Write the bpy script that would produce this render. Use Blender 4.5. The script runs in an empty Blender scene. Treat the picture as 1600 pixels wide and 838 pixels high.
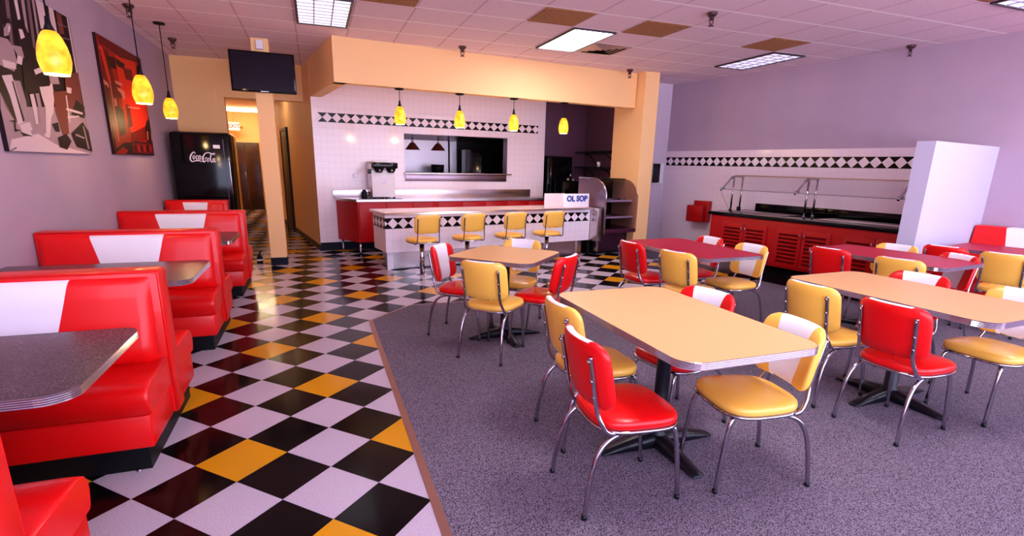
import bpy, bmesh, math, random
from mathutils import Vector, Matrix
random.seed(4)
S = bpy.context.scene
C = S.collection
# ---------------------------------------------------------------- camera
YAW, PITCH, ROLL = .3568, .2551, .0221
cy, sy, cp, sp = math.cos(YAW), math.sin(YAW), math.cos(PITCH), math.sin(PITCH)
fwd = Vector((sy*cp, cy*cp, -sp)); rt = Vector((cy, -sy, 0)); up = rt.cross(fwd)
r2 = rt*math.cos(ROLL) + up*math.sin(ROLL); u2 = -rt*math.sin(ROLL) + up*math.cos(ROLL)
cam = bpy.data.cameras.new('camera'); co = bpy.data.objects.new('camera', cam); C.objects.link(co)
M = Matrix((r2, u2, -fwd)).transposed().to_4x4(); M.translation = (1.9531, -.4865, 1.5053)
co.matrix_world = M
cam.sensor_width = 36; cam.lens = 815.3766/1600*36; cam.shift_y = (472.18-419)/1600
cam.clip_start = .05; cam.clip_end = 100
S.camera = co
# ---------------------------------------------------------------- world / exposure
W = bpy.data.worlds.new('world'); S.world = W; W.use_nodes = True
bg = W.node_tree.nodes['Background']
bg.inputs[0].default_value = (.66, .70, 1, 1); bg.inputs[1].default_value = 3.4
S.view_settings.view_transform = 'Standard'; S.view_settings.look = 'None'
S.view_settings.gamma = 1; S.view_settings.use_curve_mapping = False
S.view_settings.exposure = 1.2
LIGHT_PANEL = 13.0       # emission of the ceiling fixtures
PI = math.pi

def area_light(name, loc, sx, sy_, power, col):
    l = bpy.data.lights.new(name, 'AREA'); l.shape = 'RECTANGLE'; l.size = sx; l.size_y = sy_
    l.energy = power; l.color = col
    o = bpy.data.objects.new(name, l); C.objects.link(o); o.location = loc
    return o
sun = bpy.data.lights.new('sun', 'SUN'); sun.energy = 20; sun.angle = .01; sun.color = (1, .93, .95)
so = bpy.data.objects.new('sun', sun); C.objects.link(so); so.rotation_euler = (math.radians(-34), 0, math.radians(12))   # added over the roof: lights the unseen pavement, which bounces onto the ceiling
# ---------------------------------------------------------------- materials
def mat(name, col, rough=.5, metal=0, spec=.5, coat=0, emit=None, es=0, noise=None, bump=None):
    m = bpy.data.materials.new(name); m.use_nodes = True
    nt = m.node_tree; b = nt.nodes['Principled BSDF']
    b.inputs['Base Color'].default_value = (*col, 1)
    b.inputs['Roughness'].default_value = rough; b.inputs['Metallic'].default_value = metal
    b.inputs['Specular IOR Level'].default_value = spec; b.inputs['Coat Weight'].default_value = coat
    b.inputs['Coat Roughness'].default_value = .08
    if emit: b.inputs['Emission Color'].default_value = (*emit, 1); b.inputs['Emission Strength'].default_value = es
    if noise:   # (scale, other colour, low, high)
        tc = nt.nodes.new('ShaderNodeTexCoord'); n = nt.nodes.new('ShaderNodeTexNoise')
        n.inputs['Scale'].default_value = noise[0]; n.inputs['Detail'].default_value = 3
        nt.links.new(tc.outputs['Object'], n.inputs['Vector'])
        r = nt.nodes.new('ShaderNodeMapRange'); r.inputs[1].default_value = noise[2]; r.inputs[2].default_value = noise[3]
        nt.links.new(n.outputs['Fac'], r.inputs[0])
        mx = nt.nodes.new('ShaderNodeMix'); mx.data_type = 'RGBA'
        mx.inputs[6].default_value = (*col, 1); mx.inputs[7].default_value = (*noise[1], 1)
        nt.links.new(r.outputs[0], mx.inputs[0]); nt.links.new(mx.outputs[2], b.inputs['Base Color'])
        if bump:
            bp = nt.nodes.new('ShaderNodeBump'); bp.inputs['Strength'].default_value = bump; bp.inputs['Distance'].default_value = .004
            nt.links.new(n.outputs['Fac'], bp.inputs['Height']); nt.links.new(bp.outputs[0], b.inputs['Normal'])
    return m
class NB:   # tiny node helper
    def __init__(s, nt): s.nt = nt
    def v(s, sock, x):
        if isinstance(x, (int, float)): sock.default_value = x
        else: s.nt.links.new(x, sock)
    def m(s, op, a, b=0, c=0):
        n = s.nt.nodes.new('ShaderNodeMath'); n.operation = op
        s.v(n.inputs[0], a); s.v(n.inputs[1], b); s.v(n.inputs[2], c); return n.outputs[0]
    def mix(s, f, a, b):
        n = s.nt.nodes.new('ShaderNodeMix'); n.data_type = 'RGBA'; s.v(n.inputs[0], f)
        for i, x in ((6, a), (7, b)):
            if isinstance(x, tuple): n.inputs[i].default_value = (*x, 1)
            else: s.nt.links.new(x, n.inputs[i])
        return n.outputs[2]
    def xyz(s):
        tc = s.nt.nodes.new('ShaderNodeTexCoord'); sp_ = s.nt.nodes.new('ShaderNodeSeparateXYZ')
        s.nt.links.new(tc.outputs['Object'], sp_.inputs[0]); s.tc = tc.outputs['Object']; return sp_.outputs
    def noise(s, scale, detail=2):
        n = s.nt.nodes.new('ShaderNodeTexNoise'); n.inputs['Scale'].default_value = scale; n.inputs['Detail'].default_value = detail
        s.nt.links.new(s.tc, n.inputs['Vector']); return n.outputs['Fac']

def checker_floor_mat():
    m = mat('vinyl_tiles', (.5, .5, .5), .13, spec=.12); nt = m.node_tree; b = nt.nodes['Principled BSDF']; N = NB(nt)
    x, y, z = N.xyz(); th = .7885; T = .3048; gx, gy = 1.4982, 2.0436
    dx = N.m('SUBTRACT', x, gx); dy = N.m('SUBTRACT', y, gy)
    u = N.m('DIVIDE', N.m('ADD', N.m('MULTIPLY', dx, math.sin(th)), N.m('MULTIPLY', dy, math.cos(th))), T)
    v = N.m('DIVIDE', N.m('SUBTRACT', N.m('MULTIPLY', dx, math.cos(th)), N.m('MULTIPLY', dy, math.sin(th))), T)
    fu = N.m('FLOOR', u); fv = N.m('FLOOR', v)
    par = N.m('FLOORED_MODULO', N.m('ADD', fu, fv), 2)
    par = N.m('GREATER_THAN', par, .5)
    yl = N.m('FLOORED_MODULO', N.m('ADD', N.m('ADD', N.m('MULTIPLY', fu, 3), fv), 1.5), 8)
    yl = N.m('LESS_THAN', yl, 1)
    sp_ = N.noise(260, 2); f = nt.nodes.new('ShaderNodeMapRange'); f.inputs[1].default_value = .4; f.inputs[2].default_value = .62
    nt.links.new(sp_, f.inputs[0]); f = f.outputs[0]
    wh = N.mix(f, (.60, .50, .58), (.36, .29, .38))
    bk = N.mix(f, (.0015, .001, .0015), (.006, .004, .005))
    ye = N.mix(f, (.72, .31, .008), (.52, .22, .007))
    c = N.mix(par, bk, wh); c = N.mix(yl, c, ye)
    nt.links.new(c, b.inputs['Base Color'])
    eu = N.m('ABSOLUTE', N.m('SUBTRACT', N.m('FRACT', u), .5)); ev = N.m('ABSOLUTE', N.m('SUBTRACT', N.m('FRACT', v), .5))
    e = N.m('GREATER_THAN', N.m('MAXIMUM', eu, ev), .494)
    n2 = N.noise(3.5, 3); nt.links.new(N.m('ADD', N.m('MULTIPLY', n2, .10), N.m('ADD', .09, N.m('MULTIPLY', e, .3))), b.inputs['Roughness'])
    return m
def ceiling_mat():
    m = mat('ceiling_tiles', (.5, .5, .5), .9, spec=.15); nt = m.node_tree; b = nt.nodes['Principled BSDF']; N = NB(nt)
    x, y, z = N.xyz()
    fx = N.m('ABSOLUTE', N.m('SUBTRACT', N.m('FRACT', N.m('DIVIDE', N.m('SUBTRACT', x, 4.29), .6096)), .5))
    fy = N.m('ABSOLUTE', N.m('SUBTRACT', N.m('FRACT', N.m('DIVIDE', N.m('SUBTRACT', y, 5.568), .6096)), .5))
    lx = N.m('GREATER_THAN', fx, .482); ly = N.m('GREATER_THAN', fy, .472)
    s = N.noise(75, 4); f = nt.nodes.new('ShaderNodeMapRange'); f.inputs[1].default_value = .42; f.inputs[2].default_value = .68; nt.links.new(s, f.inputs[0])
    c = N.mix(f.outputs[0], (.88, .69, .79), (.74, .56, .66))
    c = N.mix(lx, c, (.62, .44, .52)); c = N.mix(ly, c, (1, .93, .98))
    nt.links.new(c, b.inputs['Base Color'])
    return m
def walltile_mat(name, size=.108, col=(.86, .74, .82), grout=(.76, .63, .72), rough=.14):
    m = mat(name, col, rough, spec=.5); nt = m.node_tree; b = nt.nodes['Principled BSDF']; N = NB(nt)
    x, y, z = N.xyz()
    g = []
    for a in (N.m('ADD', x, y), z):
        g.append(N.m('ABSOLUTE', N.m('SUBTRACT', N.m('FRACT', N.m('DIVIDE', a, size)), .5)))
    e = N.m('GREATER_THAN', N.m('MAXIMUM', g[0], g[1]), .475)
    nt.links.new(N.mix(e, col, grout), b.inputs['Base Color'])
    bp = nt.nodes.new('ShaderNodeBump'); bp.inputs['Strength'].default_value = .25; bp.inputs['Distance'].default_value = .002
    nt.links.new(N.m('SUBTRACT', 1, e), bp.inputs['Height']); nt.links.new(bp.outputs[0], b.inputs['Normal'])
    return m
def band_mat(name, per, z0, h, off=0):
    m = mat(name, (.8, .8, .8), .2, spec=.2); nt = m.node_tree; b = nt.nodes['Principled BSDF']; N = NB(nt)
    x, y, z = N.xyz()
    a = N.m('ABSOLUTE', N.m('SUBTRACT', N.m('MULTIPLY', N.m('FRACT', N.m('DIVIDE', N.m('ADD', N.m('ADD', x, y), off), per)), 2), 1))
    c = N.m('ABSOLUTE', N.m('SUBTRACT', N.m('MULTIPLY', N.m('DIVIDE', N.m('SUBTRACT', z, z0), h), 2), 1))
    d = N.m('ADD', N.m('MULTIPLY', a, .97), N.m('MULTIPLY', c, .97))
    nt.links.new(N.mix(N.m('GREATER_THAN', d, .97), (.85, .73, .81), (.001, .001, .002)), b.inputs['Base Color'])
    return m
def carpet_mat():
    m = mat('carpet', (.3, .25, .3), .95, spec=.1); nt = m.node_tree; b = nt.nodes['Principled BSDF']; N = NB(nt)
    N.xyz(); s = N.noise(190, 2); lo = N.noise(1.6, 2); t = s
    f = nt.nodes.new('ShaderNodeMapRange'); f.inputs[1].default_value = .36; f.inputs[2].default_value = .60; nt.links.new(t, f.inputs[0])
    c = N.mix(f.outputs[0], (.018, .012, .022), (.21, .170, .228)); c2 = N.mix(f.outputs[0], (.024, .016, .026), (.245, .195, .255))
    nt.links.new(N.mix(lo, c, c2), b.inputs['Base Color'])
    bp = nt.nodes.new('ShaderNodeBump'); bp.inputs['Strength'].default_value = .25; bp.inputs['Distance'].default_value = .004
    nt.links.new(t, bp.inputs['Height']); nt.links.new(bp.outputs[0], b.inputs['Normal'])
    return m
def glass_mat(name, tint=(1, 1, 1), refl=.1):
    m = bpy.data.materials.new(name); m.use_nodes = True; nt = m.node_tree; nt.nodes.clear()
    o = nt.nodes.new('ShaderNodeOutputMaterial'); mx = nt.nodes.new('ShaderNodeMixShader')
    t = nt.nodes.new('ShaderNodeBsdfTransparent'); t.inputs[0].default_value = (*tint, 1)
    g = nt.nodes.new('ShaderNodeBsdfGlossy'); g.inputs['Roughness'].default_value = .03
    fr = nt.nodes.new('ShaderNodeLayerWeight'); fr.inputs[0].default_value = .5
    pw = nt.nodes.new('ShaderNodeMath'); pw.operation = 'POWER'; pw.inputs[1].default_value = 4; nt.links.new(fr.outputs['Facing'], pw.inputs[0])
    ad = nt.nodes.new('ShaderNodeMath'); ad.operation = 'MULTIPLY_ADD'; ad.inputs[1].default_value = .7 if refl < .08 else .22; ad.inputs[2].default_value = refl*.12
    nt.links.new(pw.outputs[0], ad.inputs[0]); nt.links.new(ad.outputs[0], mx.inputs[0])
    nt.links.new(t.outputs[0], mx.inputs[1]); nt.links.new(g.outputs[0], mx.inputs[2]); nt.links.new(mx.outputs[0], o.inputs[0])
    return m

m_floor = checker_floor_mat(); m_ceil = ceiling_mat(); m_carpet = carpet_mat()
m_mauve = mat('mauve_wall_paint', (.44, .325, .43), .75, spec=.2, noise=(2.0, (.47, .35, .455), .3, .7))
m_tile = walltile_mat('white_wall_tile')
m_band = band_mat('diamond_band_back', .1535, 2.147, .148, -.008)
m_band2 = band_mat('diamond_band_side', .1545, 1.582, .156, .115)
m_band3 = band_mat('diamond_band_counter', .153, .604, .150, -.03)
m_must = mat('mustard_paint', (.94, .57, .265), .6, spec=.25)
m_dark = mat('dark_baseboard', (.004, .005, .016), .45, spec=.15)
m_white = mat('white_paint', (.80, .76, .86), .5)
m_alc = mat('dark_plum_wall', (.15, .06, .11), .45)
m_black = mat('black_gloss', (.002, .002, .004), .1, spec=.25)
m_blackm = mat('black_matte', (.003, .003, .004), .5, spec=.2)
m_iron = mat('black_cast_iron', (.004, .004, .008), .35, spec=.3)
m_chrome = mat('chrome', (.46, .43, .49), .09, 1)
m_steel = mat('brushed_steel', (.62, .54, .56), .27, 1)
m_steeld = mat('dark_steel', (.28, .20, .24), .3, 1)
m_red = mat('red_vinyl', (.74, .0015, .004), .33, spec=.35, coat=.12)
m_redb = mat('red_booth_vinyl', (.82, .003, .004), .36, spec=.35, coat=.1)
m_yel = mat('yellow_vinyl', (.98, .53, .08), .32, spec=.5, coat=.15)
m_wv = mat('white_vinyl', (.93, .89, .96), .35)
m_redl = mat('red_laminate', (.42, .0015, .004), .35, spec=.3)
m_beige = mat('tan_laminate', (.76, .41, .185), .4, spec=.15, noise=(160, (.70, .38, .16), .4, .6))
m_crim = mat('crimson_laminate', (.50, .003, .035), .4, spec=.12, noise=(180, (.38, .002, .028), .4, .62))
m_plumt = mat('speckled_grey_laminate', (.045, .022, .034), .25, spec=.2, noise=(210, (.17, .11, .15), .42, .68))
m_count = mat('counter_laminate', (.78, .55, .55), .25)
m_copper = mat('bronze_edge', (.42, .22, .18), .35, .8)
m_brownp = mat('perforated_brown_panel', (.42, .17, .055), .8, noise=(120, (.20, .07, .03), .4, .6))
m_wood = mat('dark_wood', (.045, .010, .006), .3, noise=(6, (.02, .005, .004), .4, .6))
m_glass = glass_mat('clear_glass', (.97, .97, .97), .06)
m_dglass = glass_mat('case_glass', (.55, .46, .56), .081)
m_lamp = mat('amber_glass', (.8, .25, .01), .3, emit=(1, .46, .012), es=.6)
_nt = m_lamp.node_tree; _N = NB(_nt); _N.xyz(); _f = _nt.nodes.new('ShaderNodeMapRange'); _f.inputs[1].default_value = .36; _f.inputs[2].default_value = .62
_nt.links.new(_N.noise(14, 3), _f.inputs[0]); _nt.links.new(_N.mix(_f.outputs[0], (1, .28, .003), (1, .62, .04)), _nt.nodes['Principled BSDF'].inputs['Emission Color'])
m_lampw = mat('lamp_rim_glow', (1, .9, .6), .3, emit=(1, .80, .35), es=1.6)
m_fix = mat('fixture_glow', (.9, .9, 1), .3, emit=(1, .97, 1), es=LIGHT_PANEL)
m_fixd = mat('fixture_louver_glow', (.8, .78, .9), .3, emit=(.82, .80, 1), es=.42)
m_fixw = mat('hall_light_glow', (1, .95, .8), .3, emit=(1, .90, .6), es=12)
m_print = [mat('print_%d' % i, c, .6, spec=.15) for i, c in enumerate([(.36, .24, .29), (.66, .50, .56), (.16, .09, .12), (.012, .004, .008), (.16, .035, .03)])]
m_rprint = [mat('red_print_%d' % i, c, .5, spec=.2) for i, c in enumerate([(.34, .004, .004), (.70, .02, .008), (.13, .002, .003), (.02, .001, .002), (.62, .16, .13)])]
# ---------------------------------------------------------------- mesh helpers
class MB:
    def __init__(s): s.v = []; s.f = []; s.sm = []; s.mi = []
    def add(s, vs, fs, smooth=False, mi=0):
        k = len(s.v); s.v += [tuple(v) for v in vs]
        for f in fs: s.f.append(tuple(i+k for i in f)); s.sm.append(smooth); s.mi.append(mi)
        return s
    def box(s, x0, x1, y0, y1, z0, z1, bev=0, mi=0, seg=2):
        if x0 > x1: x0, x1 = x1, x0
        if y0 > y1: y0, y1 = y1, y0
        if z0 > z1: z0, z1 = z1, z0
        bm = bmesh.new(); bmesh.ops.create_cube(bm, size=1)
        for v in bm.verts: v.co = ((x0+x1)/2+v.co.x*(x1-x0), (y0+y1)/2+v.co.y*(y1-y0), (z0+z1)/2+v.co.z*(z1-z0))
        if bev: bmesh.ops.bevel(bm, geom=list(bm.edges), offset=bev, segments=seg, profile=.5, affect='EDGES')
        return s.bm(bm, bool(bev), mi)
    def bm(s, bm, smooth=False, mi=0):
        bm.verts.index_update(); s.add([v.co for v in bm.verts], [[v.index for v in f.verts] for f in bm.faces], smooth, mi); bm.free(); return s
    def prism(s, poly, z0, z1, mi=0, smooth=False):
        n = len(poly); s.add([(x, y, z0) for x, y in poly]+[(x, y, z1) for x, y in poly],
            [tuple(range(n))[::-1], tuple(range(n, 2*n))]+[(i, (i+1) % n, n+(i+1) % n, n+i) for i in range(n)], smooth, mi); return s
    def extr(s, prof, a0, a1, axis='x', mi=0, smooth=False):
        """profile in the two other axes, extruded along axis"""
        n = len(prof)
        def p(q, a): return (a, q[0], q[1]) if axis == 'x' else (q[0], a, q[1])
        s.add([p(q, a0) for q in prof]+[p(q, a1) for q in prof],
            [tuple(range(n))[::-1], tuple(range(n, 2*n))]+[(i, (i+1) % n, n+(i+1) % n, n+i) for i in range(n)], smooth, mi); return s
    def tube(s, path, r, n=10, mi=0, closed=False):
        P = [Vector(p) for p in path]; rs = r if isinstance(r, (list, tuple)) else [r]*len(P)
        t0 = (P[1]-P[0]).normalized(); a = Vector((0, 0, 1)) if abs(t0.z) < .9 else Vector((1, 0, 0))
        nrm = t0.cross(a).normalized(); rings = []; m = len(P)
        for i, p in enumerate(P):
            t = ((P[min(i+1, m-1)]-P[i]).normalized() + (P[i]-P[max(i-1, 0)]).normalized()).normalized() if 0 < i < m-1 else ((P[1]-P[0]) if i == 0 else (P[-1]-P[-2])).normalized()
            nrm = (nrm - t*nrm.dot(t)).normalized(); b = t.cross(nrm)
            rings.append([p+(nrm*math.cos(2*PI*k/n)+b*math.sin(2*PI*k/n))*rs[i] for k in range(n)])
        vs = [v for q in rings for v in q]
        fs = [(i*n+k, i*n+(k+1) % n, (i+1)*n+(k+1) % n, (i+1)*n+k) for i in range(m-1) for k in range(n)]
        s.add(vs, fs, True, mi); s.add(rings[0], [tuple(range(n))[::-1]], False, mi); s.add(rings[-1], [tuple(range(n))], False, mi); return s
    def lathe(s, prof, n=24, c=(0, 0), mi=0, smooth=True):
        vs = []; m = len(prof)
        for r, z in prof: vs += [(c[0]+max(r, 1e-4)*math.cos(2*PI*k/n), c[1]+max(r, 1e-4)*math.sin(2*PI*k/n), z) for k in range(n)]
        s.add(vs, [(i*n+k, i*n+(k+1) % n, (i+1)*n+(k+1) % n, (i+1)*n+k) for i in range(m-1) for k in range(n)], smooth, mi); return s
    def mesh(s, name, mats):
        me = bpy.data.meshes.new(name); us_ = sorted({i for f in s.f for i in f}); mp = {i: k_ for k_, i in enumerate(us_)}
        me.from_pydata([s.v[i] for i in us_], [], [tuple(mp[i] for i in f) for f in s.f])
        for m in (mats if isinstance(mats, list) else [mats]): me.materials.append(m)
        me.polygons.foreach_set('use_smooth', s.sm); me.polygons.foreach_set('material_index', s.mi)
        bm = bmesh.new(); bm.from_mesh(me); bmesh.ops.remove_doubles(bm, verts=bm.verts, dist=1e-5)
        bmesh.ops.recalc_face_normals(bm, faces=bm.faces); bm.to_mesh(me); bm.free(); me.update(); return me
def tag(o, label=None, cat=None, group=None, kind=None):
    if label: o['label'] = label
    if cat: o['category'] = cat
    if group: o['group'] = group
    if kind: o['kind'] = kind
    return o
def obj(name, mb, m, parent=None, loc=None, rz=0, smooth_angle=None):
    o = bpy.data.objects.new(name, mb.mesh(name, m)); C.objects.link(o)
    if parent: o.parent = parent
    if loc: o.location = loc
    o.rotation_euler.z = rz
    return o
def thing(name, label, cat, loc=(0, 0, 0), rz=0, group=None):
    o = bpy.data.objects.new(name, None); C.objects.link(o); o.empty_display_size = .1
    o.location = loc; o.rotation_euler.z = rz; return tag(o, label, cat, group)
def struct(name, mb, m, loc=None, rz=0): return tag(obj(name, mb, m, None, loc, rz), kind='structure')
def copy_tree(o, parent=None):
    c = o.copy(); C.objects.link(c)
    if parent: c.parent = parent
    for ch in list(o.children): copy_tree(ch, c)
    return c
def rad(d): return d*PI/180
def arc(cx, cy_, r, a0, a1, n): return [(cx+r*math.cos(rad(a0+(a1-a0)*i/n)), cy_+r*math.sin(rad(a0+(a1-a0)*i/n))) for i in range(n+1)]
def rrect(w, d, r, n=6):
    p = []
    for sx, sy_, a in ((1, 1, 0), (-1, 1, 90), (-1, -1, 180), (1, -1, 270)): p += arc(sx*(w/2-r), sy_*(d/2-r), r, a, a+90, n)
    return p
def text_mesh(s, size, depth=.002, shear=0, bold=0):
    cu = bpy.data.curves.new('t', 'FONT'); cu.body = s; cu.size = size; cu.extrude = depth; cu.align_x = 'CENTER'; cu.align_y = 'CENTER'; cu.shear = shear; cu.offset = bold
    o = bpy.data.objects.new('t', cu); C.objects.link(o); dg = bpy.context.evaluated_depsgraph_get()
    me = bpy.data.meshes.new_from_object(o.evaluated_get(dg)); mb = MB(); mb.add([(v.co.x, -v.co.z, v.co.y) for v in me.vertices], [tuple(p.vertices) for p in me.polygons])
    bpy.data.objects.remove(o); return mb
# ================================================================= THE SETTING
H = 3.095
struct('floor', MB().box(-1.6, 10.6, -2.6, 18.6, -.1, 0), m_floor)
# reference frames
P0 = Vector((8.563, 8.601, 0)); U = Vector((.1919, -.9814, 0)); INN = Vector((-.9814, -.1919, 0))   # right wall: s along U, D along INN
RA = math.atan2(U.y, U.x)                      # local +x along the wall, local -y into the room
def rw(s, D, z=0): return P0+U*s+INN*D+Vector((0, 0, z))
struct('bounce_ground', MB().box(-14, 24, -22, -2.6, -.12, -.02), mat('bounce_pavement', (.62, .56, .60), .9))  # unseen pavement, added to bounce sunlight up to the ceiling
# carpet with bronze edge
ce = []
e1 = rw(3.0, 1.45); e2 = rw(4.93, 1.45); e0 = rw(1.0, 1.45)
t_ = (5.1-e0.y)/(e1.y-e0.y); ex = e0.x+(e1.x-e0.x)*t_
carp = [(2.39, -2.5), (2.39, 4.585), (2.835, 5.06), (ex, 5.10), (e2.x, e2.y), (rw(4.95, .0).x, rw(4.95, 0).y), (9.8, -2.5)]
struct('floor_carpet', MB().prism(carp, 0, .007), m_carpet)
tr = MB(); a = [(2.35, -2.5), (2.35, 4.60), (2.82, 5.10), (ex, 5.14)]; b_ = carp[:4]
for i in range(3): tr.add([(*a[i], 0), (*a[i+1], 0), (*b_[i+1], 0), (*b_[i], 0), (*a[i], .003), (*a[i+1], .003), (*b_[i+1], .010), (*b_[i], .010)], [(4, 5, 6, 7), (0, 1, 5, 4), (2, 3, 7, 6)])
struct('trim_1', tr, m_copper)
q_ = [rw(-.2, -.02), rw(4.97, -.02), rw(4.97, 1.43), rw(-.2, 1.43)]
struct('floor_dark_strip', MB().prism([(v.x, v.y) for v in q_], 0, .002), mat('dark_floor_tile', (.006, .004, .010), .22, spec=.3))
struct('ceiling', MB().prism([(-.3, -2.6), (10.8, -2.6), (10.8, 11.4), (2.0, 11.4), (2.0, 9.9), (-.3, 9.9)], H, H+.1), m_ceil)
struct('wall_left', MB().box(-.3, -.1, -2.6, 9.84, 0, H), m_mauve)
struct('baseboard_left', MB().box(-.1, -.088, -2.6, 9.84, 0, .1), m_dark)
# mustard wall at the back with the opening to the hallway
bw = MB().box(-.3, .62, 9.84, 10.0, 0, H).box(.62, 1.853, 9.84, 10.0, 2.508, H)
struct('wall_back', bw, m_must)
# hall right wall runs from the tile wall corner to the end of the hallway
hx0, hy0 = 1.967, 9.15; hd = Vector((-.17, 1, 0)).normalized(); hrz = math.atan2(hd.y, hd.x)
struct('wall_hall_right', MB().box(0, 9.1, -.15, 0, 0, H+.02), m_must, (hx0, hy0, 0), hrz)
struct('baseboard_hall', MB().box(0, 9.0, 0, .012, 0, .1), m_dark, (hx0, hy0, 0), hrz)
d = MB().box(3.0, 3.9, .002, .03, 0, 2.15, .004)
dr = struct('door_1', d, m_blackm, (hx0, hy0, 0), hrz)
fr = MB().box(2.93, 3.0, 0, .045, 0, 2.2).box(3.9, 3.97, 0, .045, 0, 2.2).box(3.0, 3.9, 0, .045, 2.15, 2.2)
obj('door_frame', fr, m_dark, dr)
# (local y of these boxes points to the hallway side)
struct('wall_hall_left', MB().box(0, 8.6, 0, .15, 0, H), m_must, (.62, 9.86, 0), hrz)
struct('wall_hall_end', MB().box(-1.3, 1.0, 18.0, 18.15, 0, H), m_must)
struct('ceiling_hall', MB().prism([(.5, 9.99), (1.9, 9.99), (.7, 18.1), (-1.2, 18.1)], 2.9, 2.98), m_must)
d = MB().box(-.40, -.01, 17.94, 17.99, 0, 2.03, .004).box(.0, .39, 17.94, 17.99, 0, 2.03, .004)
d2 = struct('door_2', d, m_wood)
obj('door_handle', MB().tube([(-.05, 17.9, .95), (-.05, 17.9, 1.15)], .012).tube([(-.05, 17.94, .97), (-.05, 17.9, .97)], .008).tube([(-.05, 17.94, 1.13), (-.05, 17.9, 1.13)], .008), m_chrome, d2)
# tile wall behind the bar, with the serving opening
ta = math.atan2(.127, .992); TW = Vector((1.967, 9.15, 0)); td = Vector((math.cos(ta), math.sin(ta), 0)); tn = Vector((math.sin(ta), -math.cos(ta), 0))
def tw(s, D=0, z=0): return TW+td*s+tn*D+Vector((0, 0, z))
LW = 4.46; o0, o1, oz0, oz1 = 1.535, 3.61, 1.325, 2.033
w = MB().box(0, o0, 0, .16, 0, H).box(o1, LW, 0, .16, 0, H).box(o0, o1, 0, .16, 0, oz0).box(o0, o1, 0, .16, oz1, H)
struct('wall_bar', w, m_tile, TW, ta)
struct('trim_2', MB().box(.09, 4.29, -.004, 0, 2.147, 2.295), m_band, TW, ta)
struct('baseboard_bar', MB().box(.0, LW, -.012, 0, 0, .14), m_dark, TW, ta)
struct('trim_3', MB().box(o1-.012, o1+.0, -.003, .16, oz0, oz1).box(o0, o1, .0, .16, oz1-.008, oz1), m_steeld, TW, ta)
# kitchen behind the opening
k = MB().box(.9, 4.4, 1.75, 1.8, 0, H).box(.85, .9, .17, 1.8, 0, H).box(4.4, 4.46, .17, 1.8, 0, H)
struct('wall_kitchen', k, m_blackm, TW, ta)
# bulkhead over the bar
BA = math.atan2(.568, 4.841); B0 = Vector((2.274, 7.281, 0))
s_ = MB().box(0, 5.04, 0, .16, 2.53, H)
struct('wall_bulkhead', s_, m_must, B0, BA)
lf = Vector((1.962-2.274, 9.2-7.281, 0)); la = math.atan2(lf.y, lf.x)
struct('wall_bulkhead_side', MB().box(.0, lf.length, -.17, 0, 2.53, H), m_must, B0, la)
# wing wall (pillar) and the tiled wall beside it
struct('wall_pillar', MB().prism([(7.305, 7.645), (7.578, 7.635), (7.60, 8.52), (7.25, 8.50)], 0, H), m_must)
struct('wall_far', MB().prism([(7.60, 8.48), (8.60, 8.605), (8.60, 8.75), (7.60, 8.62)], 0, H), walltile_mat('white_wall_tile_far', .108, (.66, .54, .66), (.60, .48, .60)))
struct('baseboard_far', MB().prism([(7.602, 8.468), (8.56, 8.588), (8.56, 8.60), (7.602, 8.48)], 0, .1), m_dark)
# dark alcove
struct('wall_alcove', MB().prism([(6.38, 9.9), (6.2, 10.75), (7.95, 10.9), (7.95, 10.62), (6.32, 10.45), (6.40, 9.86)], 0, H)
       .prism([(7.60, 8.62), (7.80, 10.75), (7.90, 10.75), (7.70, 8.62)], 0, H), m_alc)
# right wall : mauve above, tile below
RL = 9.6
struct('wall_right', MB().box(0, RL+1.2, 0, .15, 0, H), m_mauve, P0, RA)
struct('trim_4', MB().box(0, 5.0, -.012, 0, 0, 1.853), walltile_mat('white_wall_tile_side', .108, (.84, .70, .80), (.77, .63, .73)), P0, RA)
struct('trim_5', MB().box(.02, 4.96, -.016, -.012, 1.582, 1.738), m_band2, P0, RA)
struct('baseboard_right', MB().box(0, RL, -.026, -.012, 0, .1), m_dark, P0, RA)
# white stub wall at the end of the buffet
struct('wall_stub', MB().box(4.97, 5.14, -1.68, -.001, 0, 1.845), mat('stub_paint', (.56, .54, .70), .6, spec=.2), P0, RA)
# front of the room behind the camera: low wall, header and mullions of the shop window
fw = MB().box(-.3, 10.8, -2.6, -2.48, 0, .35).box(-.3, 10.8, -2.6, -2.48, 2.85, H)
for x in (-.1, 2.0, 4.1, 6.2, 8.3, 10.3): fw.box(x, x+.07, -2.6, -2.5, .35, 2.85)
struct('window_1', fw, m_steel)
# post carrying the TV
struct('wall_post', MB().box(1.262, 1.478, 7.9, 8.12, 0, H), m_must)
struct('baseboard_post', MB().box(1.255, 1.485, 7.893, 8.127, 0, .115), m_dark)
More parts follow.
